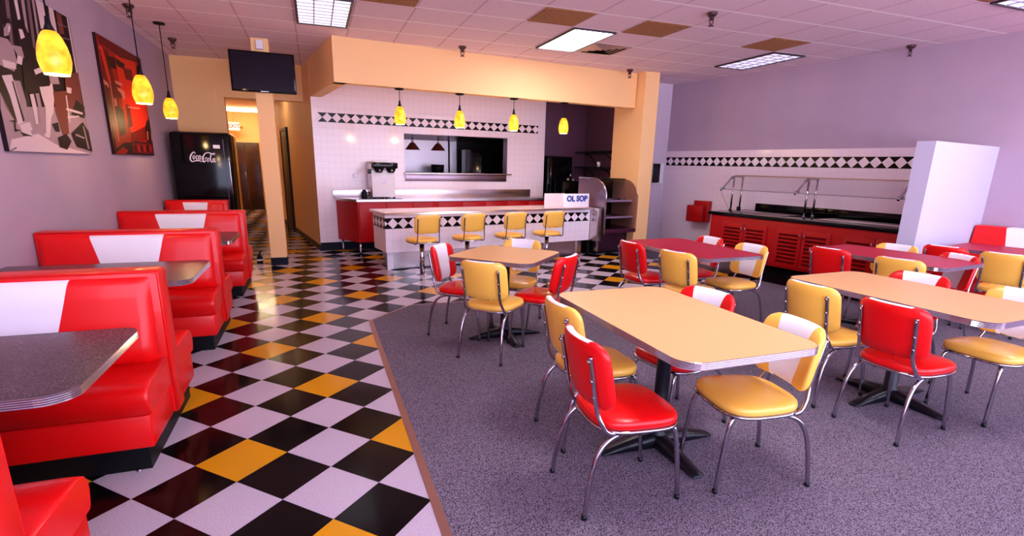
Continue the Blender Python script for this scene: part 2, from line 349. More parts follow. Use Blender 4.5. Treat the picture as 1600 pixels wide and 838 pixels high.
# ================================================================= CEILING THINGS
hx, hy, G = 4.29, 5.568, .6096
def cell(i, j): return hx+i*G, hy-j*G
def ceil_light(i, j, ni, nj, m, label, louver, power, nl=(4, 2)):
    x0, y1 = cell(i, j); x1, y0 = x0+ni*G, y1-nj*G; cx_, cy_ = (x0+x1)/2, (y0+y1)/2
    t = thing('ceiling_light', label, 'ceiling light', (cx_, cy_, H), 0, 'fluorescent panels set in the tiled ceiling')
    w_, d_ = (x1-x0)/2-.02, (y1-y0)/2-.02
    f = MB()
    for a_, b, c_, d__ in ((-w_, w_, -d_, -d_+.025), (-w_, w_, d_-.025, d_), (-w_, -w_+.025, -d_+.025, d_-.025), (w_-.025, w_, -d_+.025, d_-.025)): f.box(a_, b, c_, d__, -.02, -.001)
    obj('frame', f, mat('fixture_frame', (.03, .015, .03), .4), t)
    obj('diffuser', MB().box(-w_+.025, w_-.025, -d_+.025, d_-.025, -.009, -.002), m, t)
    if louver:
        L = MB(); nx, ny = nl
        for a_ in range(1, nx): xx = -w_+2*w_*a_/nx; L.box(xx-.006, xx+.006, -d_+.025, d_-.025, -.018, -.009)
        for a_ in range(1, ny): yy = -d_+2*d_*a_/ny; L.box(-w_+.025, w_-.025, yy-.006, yy+.006, -.018, -.009)
        obj('louver', L, mat('louver', (.45, .42, .55), .4), t)
    return t
ceil_light(-4, -2, 1, 2, mat('fl0', (.9, .9, 1), .3, emit=(.95, .90, 1), es=.62), 'white louvered light panel over the aisle, nearest the left wall', True, 0, (3, 9))
ceil_light(1, -2, 1, 2, m_fix, 'brightest light panel, plain white, above the middle of the bulkhead', False, 0)
ceil_light(6, -2, 1, 2, m_fixd, 'dim louvered light panel near the right wall above the buffet', True, 0, (3, 8))
ceil_light(6.02, 6, 1, 2, m_fix, 'plain light panel added unseen behind the viewer, over the dining tables', False, 0)  # out of view, added to put more light into the room
ceil_light(6.1, 4, 1, 2, m_fixd, 'louvered light panel cut off by the top right corner of the photo', True, 0, (3, 8))
ceil_light(-1, 6, 1, 2, m_fix, 'plain light panel added unseen behind the viewer, over the edge of the carpet', False, 0)  # second added panel, also unseen, for more room light
def panel(i, j, label):
    x0, y1 = cell(i, j); t = MB().box(-G/2+.02, G/2-.02, -G/2+.02, G/2-.02, -.008, -.001)
    q = MB()
    for k_ in range(14):
        q.box(-G/2+.03, G/2-.03, -G/2+.035+k_*.039, -G/2+.045+k_*.039, -.011, -.008)
    o = thing('ceiling_grille', label, 'ceiling grille', (x0+G/2, y1-G/2, H), 0, 'square brown return grilles in the ceiling')
    obj('panel', t, m_brownp, o); obj('grille_bars', q, m_brownp, o)
panel(0, 0, 'brown square grille touching the far left corner of the brightest light panel')
panel(2, 0, 'brown square grille right of the brightest light panel, in the same ceiling row')
panel(5, 0, 'dark brown square grille beside the dim louvered panel near the right wall')
panel(-3, 0, 'brown square grille cut by the top of the photo, right of the louvered aisle light')
panel(5.09, 4, 'dark square grille cut by the top right edge of the photo')
def vent(i, j, label):
    x0, y1 = cell(i, j); t = thing('ceiling_vent', label, 'ceiling vent', (x0+G/2, y1-G/2, H), 0, 'square air diffusers in the ceiling')
    f = MB(); m_ = mat('vent_metal', (.55, .38, .42), .35, .6)
    obj('back_plate', MB().box(-.28, .28, -.28, .28, -.004, -.001), m_blackm, t)
    for q in (.28, .21, .14, .07):
        w_ = .045
        for a_ in (0, 90, 180, 270):
            R = Matrix.Rotation(rad(a_), 3, 'Z')
            f.add([R @ Vector(p) for p in ((-q, -q, -.004), (q, -q, -.004), (q-w_, -q+w_, -.014), (-q+w_, -q+w_, -.014))], [(0, 1, 2, 3)])
    obj('diffuser_vanes', f, m_, t)
vent(2, -2, 'square air diffuser right of the brightest light panel')
vent(-5, 0, 'square air diffuser at the top of the photo over the booths')
m_sprk = mat('sprinkler_bronze', (.10, .05, .06), .3, .7)
def sprinkler(x, y, label):
    t = thing('sprinkler_head', label, 'sprinkler', (x, y, H), 0, 'sprinkler heads under the ceiling')
    obj('cup', MB().lathe([(.0, 0), (.055, -.001), (.055, -.016), (.036, -.04), (.0, -.04)], 16), m_sprk, t)
    obj('stem', MB().lathe([(.014, -.04), (.014, -.07), (.022, -.075), (.0, -.076)], 10).tube([(.022, 0, -.04), (.024, 0, -.09), (0, 0, -.12)], .006, 6).tube([(-.022, 0, -.04), (-.024, 0, -.09), (0, 0, -.12)], .006, 6), m_sprk, t)
    obj('deflector', MB().lathe([(.0, -.12), (.03, -.122), (.03, -.128), (.0, -.13)], 14), m_sprk, t)
for x, y, l in ((3.99, 7.17, 'sprinkler head in front of the mustard bulkhead above the bar'), (6.97, 7.62, 'sprinkler head beside the top of the mustard pillar'),
                (5.95, 4.46, 'sprinkler head at the top centre right of the photo between two grilles'), (9.17, 4.57, 'sprinkler head close to the mauve right wall'),
                (.193, 6.79, 'sprinkler head over the booths left of the middle pendant cord'), (.245, 8.46, 'sprinkler head above the black fridge')):
    sprinkler(x, y, l)
# ================================================================= PENDANT LAMPS
def pendant(x, y, zb, ztop, label, group, sc=1.0):
    t = thing('pendant_lamp', label, 'pendant lamp', (x, y, ztop), 0, group); L = zb-ztop
    obj('canopy', MB().lathe([(0, 0), (.065, 0), (.062, -.018), (.02, -.025), (0, -.025)], 20), m_blackm, t)
    obj('cord', MB().tube([(0, 0, -.02), (0, 0, L+.30*sc)], .005, 8), m_blackm, t)
    obj('socket_cap', MB().lathe([(.0, L+.33*sc), (.012, L+.32*sc), (.016, L+.28*sc), (.030*sc, L+.240*sc), (.0, L+.238*sc)], 18), m_blackm, t)
    prof = [(.026, .245), (.040, .234), (.056, .205), (.070, .165), (.080, .115), (.082, .075), (.075, .035), (.064, .004)]
    sh = obj('shade', MB().lathe([(r*sc, L+z*sc) for r, z in prof], 28), m_lamp, t)
    obj('shade_rim', MB().lathe([(.064*sc, L+.004*sc), (.062*sc, L-.002), (.056*sc, L+.004*sc), (.0, L+.03*sc)], 28), m_lampw, t)
    pl = bpy.data.lights.new('lamp_glow', 'POINT'); pl.energy = 4*sc; pl.color = (1, .62, .28); pl.shadow_soft_size = .05
    po = bpy.data.objects.new('lamp_glow', pl); C.objects.link(po); po.parent = t; po.location = (0, 0, L-.07)
g = 'amber pendants over the booths'
pendant(.53, 3.66, 1.98, H, 'nearest and largest amber pendant, hanging in front of the black and white picture', g)
pendant(.53, 5.45, 1.985, H, 'amber pendant hanging in front of the red picture', g)
pendant(.30, 7.55, 1.995, H, 'smallest amber pendant over the booths, hanging near the mustard back wall', g)
g = 'amber pendants under the bulkhead'
bd = Vector((math.cos(BA), math.sin(BA), 0)); bn = Vector((-bd.y, bd.x, 0))
for s__, l in ((.89, 'leftmost amber pendant over the bar, above the coffee brewer'), (1.80, 'second amber pendant over the bar, in front of the serving opening'),
              (2.71, 'third amber pendant over the bar, at the right end of the serving opening'), (3.64, 'rightmost amber pendant over the bar, in front of the dark alcove')):
    p = B0+bd*s__+bn*.08; pendant(p.x, p.y, 2.045, 2.53, l, g)
# ================================================================= PICTURES ON THE LEFT WALL
def picture(y0, y1, z0, z1, label, mats, shapes, name='wall_picture'):
    t = thing(name, label, 'picture', (-.1, (y0+y1)/2, (z0+z1)/2)); w_, h_ = (y1-y0), (z1-z0)
    obj('canvas', MB().box(0, .028, -w_/2, w_/2, -h_/2, h_/2), mats[3], t)
    mb = MB(); d_ = .0284
    for mi, poly in shapes:
        d_ += .00012
        n = len(poly); mb.add([(d_, -w_/2+p[0]*w_, -h_/2+p[1]*h_) for p in poly], [tuple(range(n))], False, mi)
    me = obj('printed_image', mb, mats, t); return t
def limb(x0, y0, x1, y1, w0, w1):
    dx, dy = x1-x0, y1-y0; L = math.hypot(dx, dy); nx, ny = -dy/L, dx/L
    return [(x0+nx*w0, y0+ny*w0), (x1+nx*w1, y1+ny*w1), (x1-nx*w1, y1-ny*w1), (x0-nx*w0, y0-ny*w0)]
def ell(cx_, cy_, a, b, n=16): return [(cx_+a*math.cos(2*PI*k_/n), cy_+b*math.sin(2*PI*k_/n)) for k_ in range(n)]
# shapes printed on the two pictures: (tone, outline in picture-width / picture-height units)
PIC1 = [(3, [(0.138, 0.967), (1.0, 1.0), (1.0, 0.566), (1.0, 0.28), (0.0, 0.182), (0.0, 0.195)]), (2, [(0.26, 0.95), (0.299, 0.963), (0.243, 0.607), (0.214, 0.601)]), (1, [(0.342, 0.978), (0.379, 0.99), (0.372, 0.793), (0.343, 0.785)]), (0, [(0.42, 1.0), (0.458, 1.0), (0.432, 0.753), (0.406, 0.746)]), (2, [(0.485, 1.0), (0.52, 1.0), (0.482, 0.662), (0.451, 0.654)]), (0, [(0.543, 1.0), (0.571, 1.0), (0.543, 0.687), (0.52, 0.682)]), (1, [(0.585, 1.0), (0.713, 1.0), (0.704, 0.848), (0.588, 0.817)]), (3, [(0.68, 1.0), (0.718, 1.0), (0.708, 0.862), (0.678, 0.853)]), (1, [(0.734, 1.0), (0.795, 1.0), (0.794, 0.847), (0.722, 0.835)]), (3, [(0.812, 1.0), (0.961, 0.998), (0.957, 0.607), (0.785, 0.575)]), (4, [(0.826, 0.994), (0.894, 0.992), (0.894, 0.86), (0.822, 0.844)]), (2, [(0.818, 0.917), (0.955, 0.928), (0.958, 0.921), (0.817, 0.906)]), (2, [(0.811, 0.826), (0.962, 0.844), (0.965, 0.837), (0.81, 0.815)]), (1, [(0.969, 0.998), (0.99, 0.996), (0.991, 0.599), (0.967, 0.595)]), (0, [(1.0, 0.995), (1.0, 0.994), (1.0, 0.604), (0.997, 0.6)]), (0, [(0.03, 0.345), (0.063, 0.297), (0.101, 0.259), (0.252, 0.276), (0.465, 0.3), (0.937, 0.354), (1.0, 0.28), (1.0, 0.0), (0.0, 0.0), (0.0, 0.24)]), (1, [(0.0, 0.003), (0.039, 0.069), (0.317, 0.118), (0.516, 0.053), (0.989, 0.001)]), (2, [(0.026, 0.334), (0.088, 0.322), (0.189, 0.202), (0.107, 0.172), (0.049, 0.253)]), (3, [(0.057, 0.427), (0.125, 0.434), (0.156, 0.265), (0.116, 0.173), (0.086, 0.214), (0.026, 0.334)]), (0, [(0.113, 0.65), (0.198, 0.655), (0.237, 0.617), (0.244, 0.532), (0.198, 0.474), (0.076, 0.487)]), (1, [(0.105, 0.524), (0.225, 0.528), (0.222, 0.492), (0.107, 0.481)]), (0, [(0.187, 0.752), (0.251, 0.764), (0.241, 0.725), (0.214, 0.681), (0.167, 0.663)]), (3, [(0.186, 0.764), (0.258, 0.787), (0.262, 0.757), (0.22, 0.75), (0.181, 0.709)]), (1, [(0.23, 0.743), (0.249, 0.737), (0.232, 0.706), (0.215, 0.696)]), (1, [(0.07, 0.429), (0.165, 0.451), (0.188, 0.335), (0.197, 0.18), (0.129, 0.157), (0.106, 0.324)]), (0, [(0.172, 0.42), (0.236, 0.426), (0.254, 0.31), (0.244, 0.183), (0.204, 0.178), (0.19, 0.313)]), (3, [(0.152, 0.412), (0.166, 0.414), (0.201, 0.191), (0.181, 0.178)]), (1, [(0.138, 0.158), (0.203, 0.174), (0.24, 0.125), (0.251, 0.1), (0.158, 0.109)]), (3, [(0.134, 0.119), (0.26, 0.098), (0.154, 0.095)]), (1, [(0.204, 0.178), (0.25, 0.184), (0.26, 0.138), (0.22, 0.124)]), (3, [(0.291, 0.781), (0.376, 0.816), (0.414, 0.76), (0.428, 0.684), (0.503, 0.631), (0.469, 0.47), (0.367, 0.383), (0.264, 0.368), (0.296, 0.575), (0.284, 0.704)]), (1, [(0.325, 0.747), (0.364, 0.752), (0.375, 0.71), (0.329, 0.688)]), (0, [(0.224, 0.63), (0.318, 0.641), (0.326, 0.582), (0.266, 0.569)]), (1, [(0.26, 0.579), (0.312, 0.579), (0.284, 0.528), (0.235, 0.53)]), (1, [(0.404, 0.523), (0.499, 0.559), (0.537, 0.542), (0.414, 0.494)]), (1, [(0.306, 0.369), (0.348, 0.375), (0.355, 0.288), (0.334, 0.179), (0.309, 0.177), (0.308, 0.282)]), (0, [(0.367, 0.383), (0.41, 0.389), (0.411, 0.282), (0.397, 0.178), (0.36, 0.169), (0.372, 0.278)]), (3, [(0.3, 0.419), (0.465, 0.457), (0.457, 0.39), (0.294, 0.356)]), (1, [(0.431, 0.422), (0.592, 0.472), (0.591, 0.39), (0.54, 0.271), (0.464, 0.202), (0.456, 0.275), (0.434, 0.369)]), (1, [(0.456, 0.299), (0.53, 0.308), (0.458, 0.139), (0.407, 0.101), (0.404, 0.136)]), (1, [(0.377, 0.122), (0.458, 0.139), (0.435, 0.098), (0.379, 0.102)]), (3, [(0.473, 0.483), (0.57, 0.475), (0.556, 0.448), (0.443, 0.424)]), (0, [(0.568, 0.536), (0.683, 0.531), (0.69, 0.481), (0.57, 0.462)]), (4, [(0.583, 0.414), (0.779, 0.449), (0.798, 0.338), (0.718, 0.276), (0.695, 0.14), (0.613, 0.122), (0.569, 0.274)]), (4, [(0.783, 0.568), (0.987, 0.612), (0.973, 0.415), (0.964, 0.3), (0.8, 0.284), (0.753, 0.413)]), (3, [(0.884, 0.403), (0.998, 0.361), (0.966, 0.272), (0.772, 0.281)]), (1, [(0.776, 0.475), (0.847, 0.477), (0.827, 0.436), (0.769, 0.435)]), (3, [(0.534, 0.105), (0.656, 0.138), (0.708, 0.087), (0.628, 0.024), (0.535, 0.041)]), (1, [(0.74, 0.411), (0.756, 0.413), (0.741, 0.224), (0.725, 0.223)]), (1, [(0.722, 0.323), (0.867, 0.318), (0.951, 0.313), (0.946, 0.298), (0.847, 0.3), (0.711, 0.308)]), (1, [(0.713, 0.262), (0.883, 0.285), (0.885, 0.274), (0.713, 0.249)]), (3, [(0.722, 0.142), (0.924, 0.24), (0.996, 0.173), (1.0, 0.018), (0.88, 0.037), (0.77, 0.048)]), (0, [(0.791, 0.146), (0.912, 0.125), (0.902, 0.113), (0.778, 0.132)]), (0, [(0.914, 0.21), (0.932, 0.212), (0.959, 0.039), (0.934, 0.039)]), (3, [(0.04, 0.175), (0.108, 0.185), (0.094, 0.132), (0.143, 0.128), (0.078, 0.115), (0.089, 0.171)]), (3, [(0.059, 0.026), (0.0, 0.003), (0.001, 0.0), (0.064, 0.02)]), (3, [(0.178, 0.001), (0.318, 0.0), (0.234, 0.0)]), (3, [(0.494, 0.192), (0.571, 0.21), (0.572, 0.146), (0.523, 0.143)])]
PIC2 = [(0, [(0.007, 0.999), (1.0, 1.0), (1.0, 0.0), (0.0, 0.001)]), (1, [(0.354, 0.933), (0.946, 1.0), (0.975, 0.38), (0.45, 0.208), (0.335, 0.415)]), (2, [(0.009, 0.997), (0.385, 1.0), (0.996, 1.0), (1.0, 0.95), (0.449, 0.896), (0.057, 0.933)]), (2, [(0.046, 0.904), (0.204, 0.899), (0.269, 0.437), (0.178, 0.251), (0.006, 0.295), (0.0, 0.612)]), (1, [(0.035, 0.914), (0.102, 0.903), (0.166, 0.626), (0.108, 0.63)]), (4, [(0.021, 0.9), (0.081, 0.899), (0.082, 0.883), (0.036, 0.878)]), (3, [(0.169, 0.85), (0.33, 0.87), (0.326, 0.769), (0.182, 0.755)]), (3, [(0.33, 0.87), (0.548, 0.856), (0.506, 0.8), (0.358, 0.804)]), (4, [(0.011, 0.631), (0.099, 0.608), (0.098, 0.57), (0.014, 0.587)]), (3, [(0.041, 0.592), (0.066, 0.589), (0.048, 0.054), (0.0, 0.009)]), (4, [(0.129, 0.634), (0.149, 0.634), (0.136, 0.116), (0.114, 0.115)]), (2, [(0.166, 0.626), (0.349, 0.641), (0.359, 0.523), (0.186, 0.5)]), (4, [(0.249, 0.661), (0.412, 0.658), (0.389, 0.629), (0.256, 0.633)]), (4, [(0.282, 0.608), (0.441, 0.587), (0.421, 0.516), (0.372, 0.51), (0.338, 0.565), (0.281, 0.579)]), (1, [(0.503, 0.741), (0.709, 0.746), (0.711, 0.537), (0.483, 0.493)]), (2, [(0.493, 0.815), (0.701, 0.832), (0.711, 0.73), (0.511, 0.712)]), (4, [(0.168, 0.498), (0.218, 0.49), (0.216, 0.431), (0.158, 0.427)]), (3, [(0.194, 0.429), (0.335, 0.415), (0.307, 0.2), (0.18, 0.162)]), (2, [(0.414, 0.469), (0.516, 0.474), (0.497, 0.275), (0.407, 0.253)]), (4, [(0.449, 0.458), (0.777, 0.479), (0.779, 0.463), (0.455, 0.443)]), (1, [(0.499, 0.433), (0.878, 0.44), (0.889, 0.235), (0.516, 0.164)]), (1, [(0.82, 0.584), (0.963, 0.586), (0.975, 0.38), (0.814, 0.366)]), (2, [(0.45, 0.208), (0.843, 0.301), (0.859, 0.164), (0.411, 0.112)]), (3, [(0.007, 0.038), (0.212, 0.104), (0.546, 0.133), (1.0, 0.138), (1.0, 0.0), (0.001, 0.003)]), (2, [(0.411, 0.112), (0.969, 0.125), (0.975, 0.017), (0.417, 0.024)]), (0, [(0.0, 0.006), (0.199, 0.07), (0.301, 0.038), (0.209, 0.0)]), (3, [(0.843, 0.301), (0.949, 0.378), (1.0, 0.386), (1.0, 0.317), (1.0, 0.135), (0.827, 0.145)]), (3, [(0.976, 0.407), (1.0, 0.412), (1.0, 0.381), (0.963, 0.376)]), (4, [(0.871, 0.251), (0.902, 0.253), (0.884, 0.165), (0.854, 0.164)]), (4, [(0.977, 0.24), (1.0, 0.242), (1.0, 0.153), (0.975, 0.151)]), (3, [(1.0, 0.351), (1.0, 0.347), (1.0, 0.137), (0.994, 0.134)]), (3, [(0.928, 1.0), (0.998, 1.0), (1.0, 0.832), (0.929, 0.85)]), (2, [(0.837, 0.954), (0.915, 0.814), (0.916, 0.614), (0.827, 0.602), (0.819, 0.748)]), (3, [(0.466, 0.095), (0.509, 0.096), (0.528, 0.035), (0.471, 0.033)]), (0, [(0.544, 0.097), (0.589, 0.099), (0.603, 0.036), (0.545, 0.035)]), (3, [(0.625, 0.1), (0.671, 0.102), (0.682, 0.038), (0.622, 0.037)]), (0, [(0.709, 0.103), (0.757, 0.105), (0.763, 0.04), (0.701, 0.038)]), (3, [(0.796, 0.106), (0.845, 0.108), (0.847, 0.042), (0.783, 0.04)]), (0, [(0.886, 0.109), (0.937, 0.111), (0.934, 0.043), (0.867, 0.042)])]
picture(4.36, 5.885, 1.53, 2.73, 'large black and white photograph of seated people on the left wall', m_print, PIC1)
picture(6.53, 8.07, 1.537, 2.747, 'large red toned street picture on the left wall', m_rprint, PIC2)
# ================================================================= BOOTHS
def seat_prof(y_front, y_back, z0, z1, sgn):
    """cushion section; y_front is the rolled edge (sgn = direction from front to back)"""
    r = .055; p = [(y_back, z0), (y_back, z1+.005)]
    pts = [(y_front+sgn*.09, z1+.004), (y_front+sgn*.05, z1), (y_front+sgn*.02, z1-.018), (y_front+sgn*.004, z1-.05), (y_front+sgn*.004, z1-.085), (y_front+sgn*.018, z0+.012), (y_front+sgn*.03, z0)]
    return p+pts
def booth(yc, x1, label, sides=(-1, 1), x0=-.095, seats=True):
    t = thing('booth_bench', label, 'booth bench', (0, yc, 0), 0, 'red booth benches along the left wall')
    hd_ = .50
    ys = [s__*hd_ for s__ in sides]; ya, yb = (min(ys+[-.07]), max(ys+[.07]))
    obj('kick_base', MB().box(x0, x1-.045, ya+.06 if -1 in sides else ya, yb-.06 if 1 in sides else yb, 0, .125), m_blackm, t)
    obj('backrest_shell', MB().box(x0, x1+.012, -.072, .072, .127, .935, .012), m_redb, t)
    m_ = MB()
    for s__ in sides:
        m_.tube([(x1+.004, s__*.068, .14), (x1+.004, s__*.068, .915), (x1-.012, s__*.068, .928), (x0+.02, s__*.068, .928)], .0075, 8)
    obj('piping', m_, m_redb, t)
    for s__ in sides:
        sb = obj('seat_box', MB().box(x0, x1-.012, s__*.073, s__*(hd_-.03), .127, .30, .010), m_redb, t)
        cu = MB(); prof = seat_prof(s__*hd_, s__*.073, .302, .455, -s__)
        # cushion with a rounded aisle end
        n = len(prof); yc_ = sum(p[0] for p in prof)/n; zc_ = .38; rings = []
        for xx, k_ in ((x0, 1), (x1-.05, 1), (x1-.018, .985), (x1-.004, .95), (x1, .88)):
            rings.append([(xx, yc_+(p[0]-yc_)*(1-(1-k_)*.35) if True else p[0], zc_+(p[1]-zc_)*k_) for p in prof])
        vs = [v for q in rings for v in q]; fs = [(i*n+j, i*n+(j+1) % n, (i+1)*n+(j+1) % n, (i+1)*n+j) for i in range(len(rings)-1) for j in range(n)]
        cu.add(vs, fs, True); cu.add(rings[-1], [tuple(range(n))], False); cu.add(rings[0], [tuple(range(n))[::-1]], False)
        obj('seat_cushion', cu, m_redb, t)
        # padded back, slightly raked, with the white V panel as its own piece
        xa, xb = x0+.02, x1-.035; zb0, zb1 = .46, .905; xm = (xa+xb)/2
        def yf(z): return s__*(.073+.075*(1-(z-.46)/.445)**1.3+.026)
        zs = [zb0, zb0+.03, .55, .68, .80, .87, .895, zb1]
        def W(z): return (.14+.115*(z-.46)/.445)*(x1-x0)/1.25  # half width of the V
        cols = lambda z: [xa, xa+.02, xa+.06, xm-W(z), xm+W(z), xb-.06, xb-.02, xb]
        V = []; F = []; F2 = []; Fw = []
        for z in zs:
            c_ = cols(z)
            for j, xx in enumerate(c_):
                dd = 0
                if j in (0, 7): dd = .045
                elif j in (1, 6): dd = .012
                if z == zs[0] or z == zs[-1]: dd += .035
                elif z == zs[-2] or z == zs[1]: dd += .008
                y = yf(z)-s__*dd
                if s__*y < .0725: y = s__*.0725
                V.append((xx, y, z))
        for i in range(len(zs)-1):
            for j in range(7):
                q = (i*8+j, i*8+j+1, (i+1)*8+j+1, (i+1)*8+j)
                (Fw if j == 3 else F if j < 3 else F2).append(q)
        obj('back_cushion', MB().add(V, F, True), m_redb, t); obj('back_cushion', MB().add(V, F2, True), m_redb, t)
        obj('white_back_panel', MB().add(V, Fw, True), m_wv, t)
    f = MB()
    for xx in (x1-.1, x1-.35):
        for s__ in sides: f.lathe([(0, 0), (.014, 0), (.014, .008), (0, .01)], 10, (xx, s__*(hd_-.052)))
    obj('glide', f, m_chrome, t)
    return t
booth(1.035, 1.135, 'red booth seat cut off at the bottom left corner of the photo', (-1, 1))
booth(2.745, 1.135, 'nearest whole red booth with white back panel, behind the nearest grey table')
booth(4.565, 1.135, 'second red booth with white back panel, between the two larger grey tables')
booth(6.42, 1.135, 'third red booth with white back panel, behind the small visible table corner')
booth(8.27, .715, 'farthest and narrowest red booth, in front of the black fridge', (-1,), -.06)
# ---- tables
def edge_band(mb, poly, z0, z1, grooves=4, amp=.0035):
    n = len(poly); cx_ = sum(p[0] for p in poly)/n; cy_ = sum(p[1] for p in poly)/n
    nrm = []
    for i in range(n):
        a_ = Vector(poly[i-1]); b = Vector(poly[(i+1) % n]); d_ = (b-a_); nn = Vector((d_.y, -d_.x)).normalized()
        if nn.dot(Vector(poly[i])-Vector((cx_, cy_))) < 0: nn = -nn
        nrm.append(nn)
    lev = [(z0, 0)]; m_ = grooves*2
    for k_ in range(m_+1): lev.append((z0+.002+(z1-z0-.004)*k_/m_, amp if k_ % 2 == 0 else amp*.15))
    lev.append((z1, 0)); vs = []
    for z, o in lev: vs += [(poly[i][0]+nrm[i].x*o, poly[i][1]+nrm[i].y*o, z) for i in range(n)]
    mb.add(vs, [(k_*n+i, k_*n+(i+1) % n, (k_+1)*n+(i+1) % n, (k_+1)*n+i) for k_ in range(len(lev)-1) for i in range(n)], False)
    return mb
def table(name, label, loc, rz, w_, d_, m_top, r=.09, top=.755, th=.034, base='cross', group='chrome edged dining tables', foot=.36):
    t = thing(name, label, 'table', loc, rz, group); poly = rrect(w_, d_, r)
    obj('tabletop', MB().prism(poly, top-th+.002, top), m_top, t)
    e = edge_band(MB(), [(x*1.0008, y*1.0008) for x, y in poly], top-th, top+.0005); n = len(poly)
    obj('chrome_edge', e, m_chrome, t)
    obj('top_bracket', MB().box(-.03, .03, -.26, .26, top-th-.03, top-th, .004).box(-.26, .26, -.03, .03, top-th-.03, top-th, .004), m_iron, t)
    obj('column', MB().lathe([(.0, .07), (.052, .07), (.052, .085), (.0385, .095), (.0385, top-th-.05), (.055, top-th-.035), (.0, top-th-.03)], 24), m_iron, t)
    b = MB()
    for a_ in (45, 135, 225, 315) if foot < .36 else (0, 90, 180, 270):
        R = Matrix.Rotation(rad(a_+(0)), 3, 'Z'); L = foot*(1.0)
        pr = [(0, .045, .085), (.1, .042, .072), (.22, .036, .052), (L-.06, .034, .034), (L-.01, .034, .022), (L, .026, .014)]
        vs = []
        for x, hw, z in pr: vs += [R @ Vector(q) for q in ((x, -hw, .010), (x, -hw, z*.7), (x, -hw*.6, z), (x, hw*.6, z), (x, hw, z*.7), (x, hw, .010))]
        b.add(vs, [(i*6+j, i*6+(j+1) % 6, (i+1)*6+(j+1) % 6, (i+1)*6+j) for i in range(len(pr)-1) for j in range(6)], True)
        b.add(vs[-6:], [(0, 1, 2, 3, 4, 5)])
    obj('cross_foot', b, m_iron, t)
    g_ = MB()
    for a_ in ((45, 135, 225, 315) if foot < .36 else (0, 90, 180, 270)):
        g_.lathe([(0, 0), (.016, 0), (.014, .0105), (0, .0105)], 10, ((foot-.03)*math.cos(rad(a_)), (foot-.03)*math.sin(rad(a_))))
    obj('glide', g_, m_iron, t)
    return t
def booth_table(yc, label):
    t = thing('booth_table', label, 'table', (-.094, yc, 0), 0, 'grey speckled booth tables')
    w_, d_ = 1.25, .77; poly = [(0, -d_/2)]+arc(w_-.10, -d_/2+.10, .10, -90, 0, 8)+arc(w_-.07, d_/2-.07, .07, 0, 90, 6)+[(0, d_/2)]
    obj('tabletop', MB().prism(poly, .722, .755), m_plumt, t)
    e = MB(); pp = poly; edge_band(e, pp, .720, .7555)
    obj('chrome_edge', e, m_chrome, t)
    obj('column', MB().lathe([(.0, .03), (.05, .03), (.0385, .05), (.0385, .69), (.07, .715), (.0, .72)], 20, (.72, 0)), m_iron, t)
    obj('foot', MB().box(.45, 1.0, -.035, .035, 0.0, .035, .01).box(.68, .76, -.30, .30, 0, .035, .01), m_iron, t)
booth_table(1.86, 'nearest grey speckled booth table with ridged chrome edge')
booth_table(3.66, 'second grey booth table, seen over the nearest whole red booth')
booth_table(5.45, 'farthest grey booth table, only its corner showing behind the second red booth')
CZ = .007
table('dining_table', 'square tan table, smallest of the tan tables, near the bar', (3.47, 3.765, CZ), rad(46), .77, .77, m_beige, .10, foot=.34)
table('dining_table', 'nearest long tan table on the carpet, in the middle of the photo', (3.652, 1.70, CZ), 0, .76, 1.25, m_beige, .10)
table('dining_table', 'long tan table cut by the right edge of the photo', (5.56, 1.73, CZ), rad(3), .77, 1.27, m_beige, .10)
table('dining_table', 'crimson table in the middle, in front of the pillar and the tiled wall', (5.40, 3.74, CZ), rad(2), .75, 1.22, m_crim, .10)
table('dining_table', 'crimson table in front of the buffet and the white stub wall', (7.06, 2.90, CZ), rad(7), .75, 1.22, m_crim, .10)
pF = rw(5.87, .96); table('dining_table', 'crimson table beside the red wall bench at the right edge', (pF.x, pF.y, CZ), RA+PI/2, .75, 1.22, m_crim, .10)
# ================================================================= CHAIRS
def backrest_parts(t, mc, zc, hh, W_, x_c, lean, curve, th=.052, zw=1.0):
    """padded back: closed shell; the white front and top strip is its own mesh"""
    ncol = []; r = .065
    us = [-1, -.985, -.95, -.88, -.76, -.60, -.47, -.30, -.1, .1, .30, .47, .60, .76, .88, .95, .985, 1]
    K0, K1 = 5, 12     # columns where the white panel ends
    NA = 28; rings = []
    for iu, u in enumerate(us):
        ring = []
        for k_ in range(NA):
            a_ = 2*PI*k_/NA; c_, s__ = math.cos(a_), math.sin(a_)
            # panel edges slant: wider at the top
            uu = u
            if iu in (K0, K1): uu = math.copysign(.50+.11*s__, u)
            elif iu in (K0+1, K1-1): uu = math.copysign(.37+.09*s__, u)
            y = uu*W_/2; ay = abs(y); hz = hh/2; tt = th/2
            q = ay-(W_/2-r)
            if q > 0:
                f = math.sqrt(max(0, r*r-q*q)); hz = hh/2-r+f; tt = th/2*max(.10, (f/r))**.6
            xx = math.copysign(abs(c_)**.75, c_)*tt; zz = math.copysign(abs(s__)**.42, s__)*hz
            if c_ > 0: xx *= 1.05
            x = x_c+xx+lean*zz+curve*y*y
            ring.append((x, y, zc+zz))
        rings.append(ring)
    Vv = [v for q in rings for v in q]; F = []; Fw = []
    for i in range(len(us)-1):
        for k_ in range(NA):
            q = (i*NA+k_, (i+1)*NA+k_, (i+1)*NA+(k_+1) % NA, i*NA+(k_+1) % NA)
            am = 360*(k_+.5)/NA
            white = K0 <= i < K1 and (am < 116 or am > 270)
            (Fw if white else F).append(q)
    n = len(us)
    F.append(tuple(range(NA))[::-1]); F.append(tuple((n-1)*NA+k_ for k_ in range(NA)))
    obj('backrest', MB().add(Vv, F, True), mc, t)
    p = obj('white_back_panel', MB().add(Vv, Fw, True), m_wv, t)
    return lambda z, y: x_c+lean*(z-zc)+curve*y*y-th/2
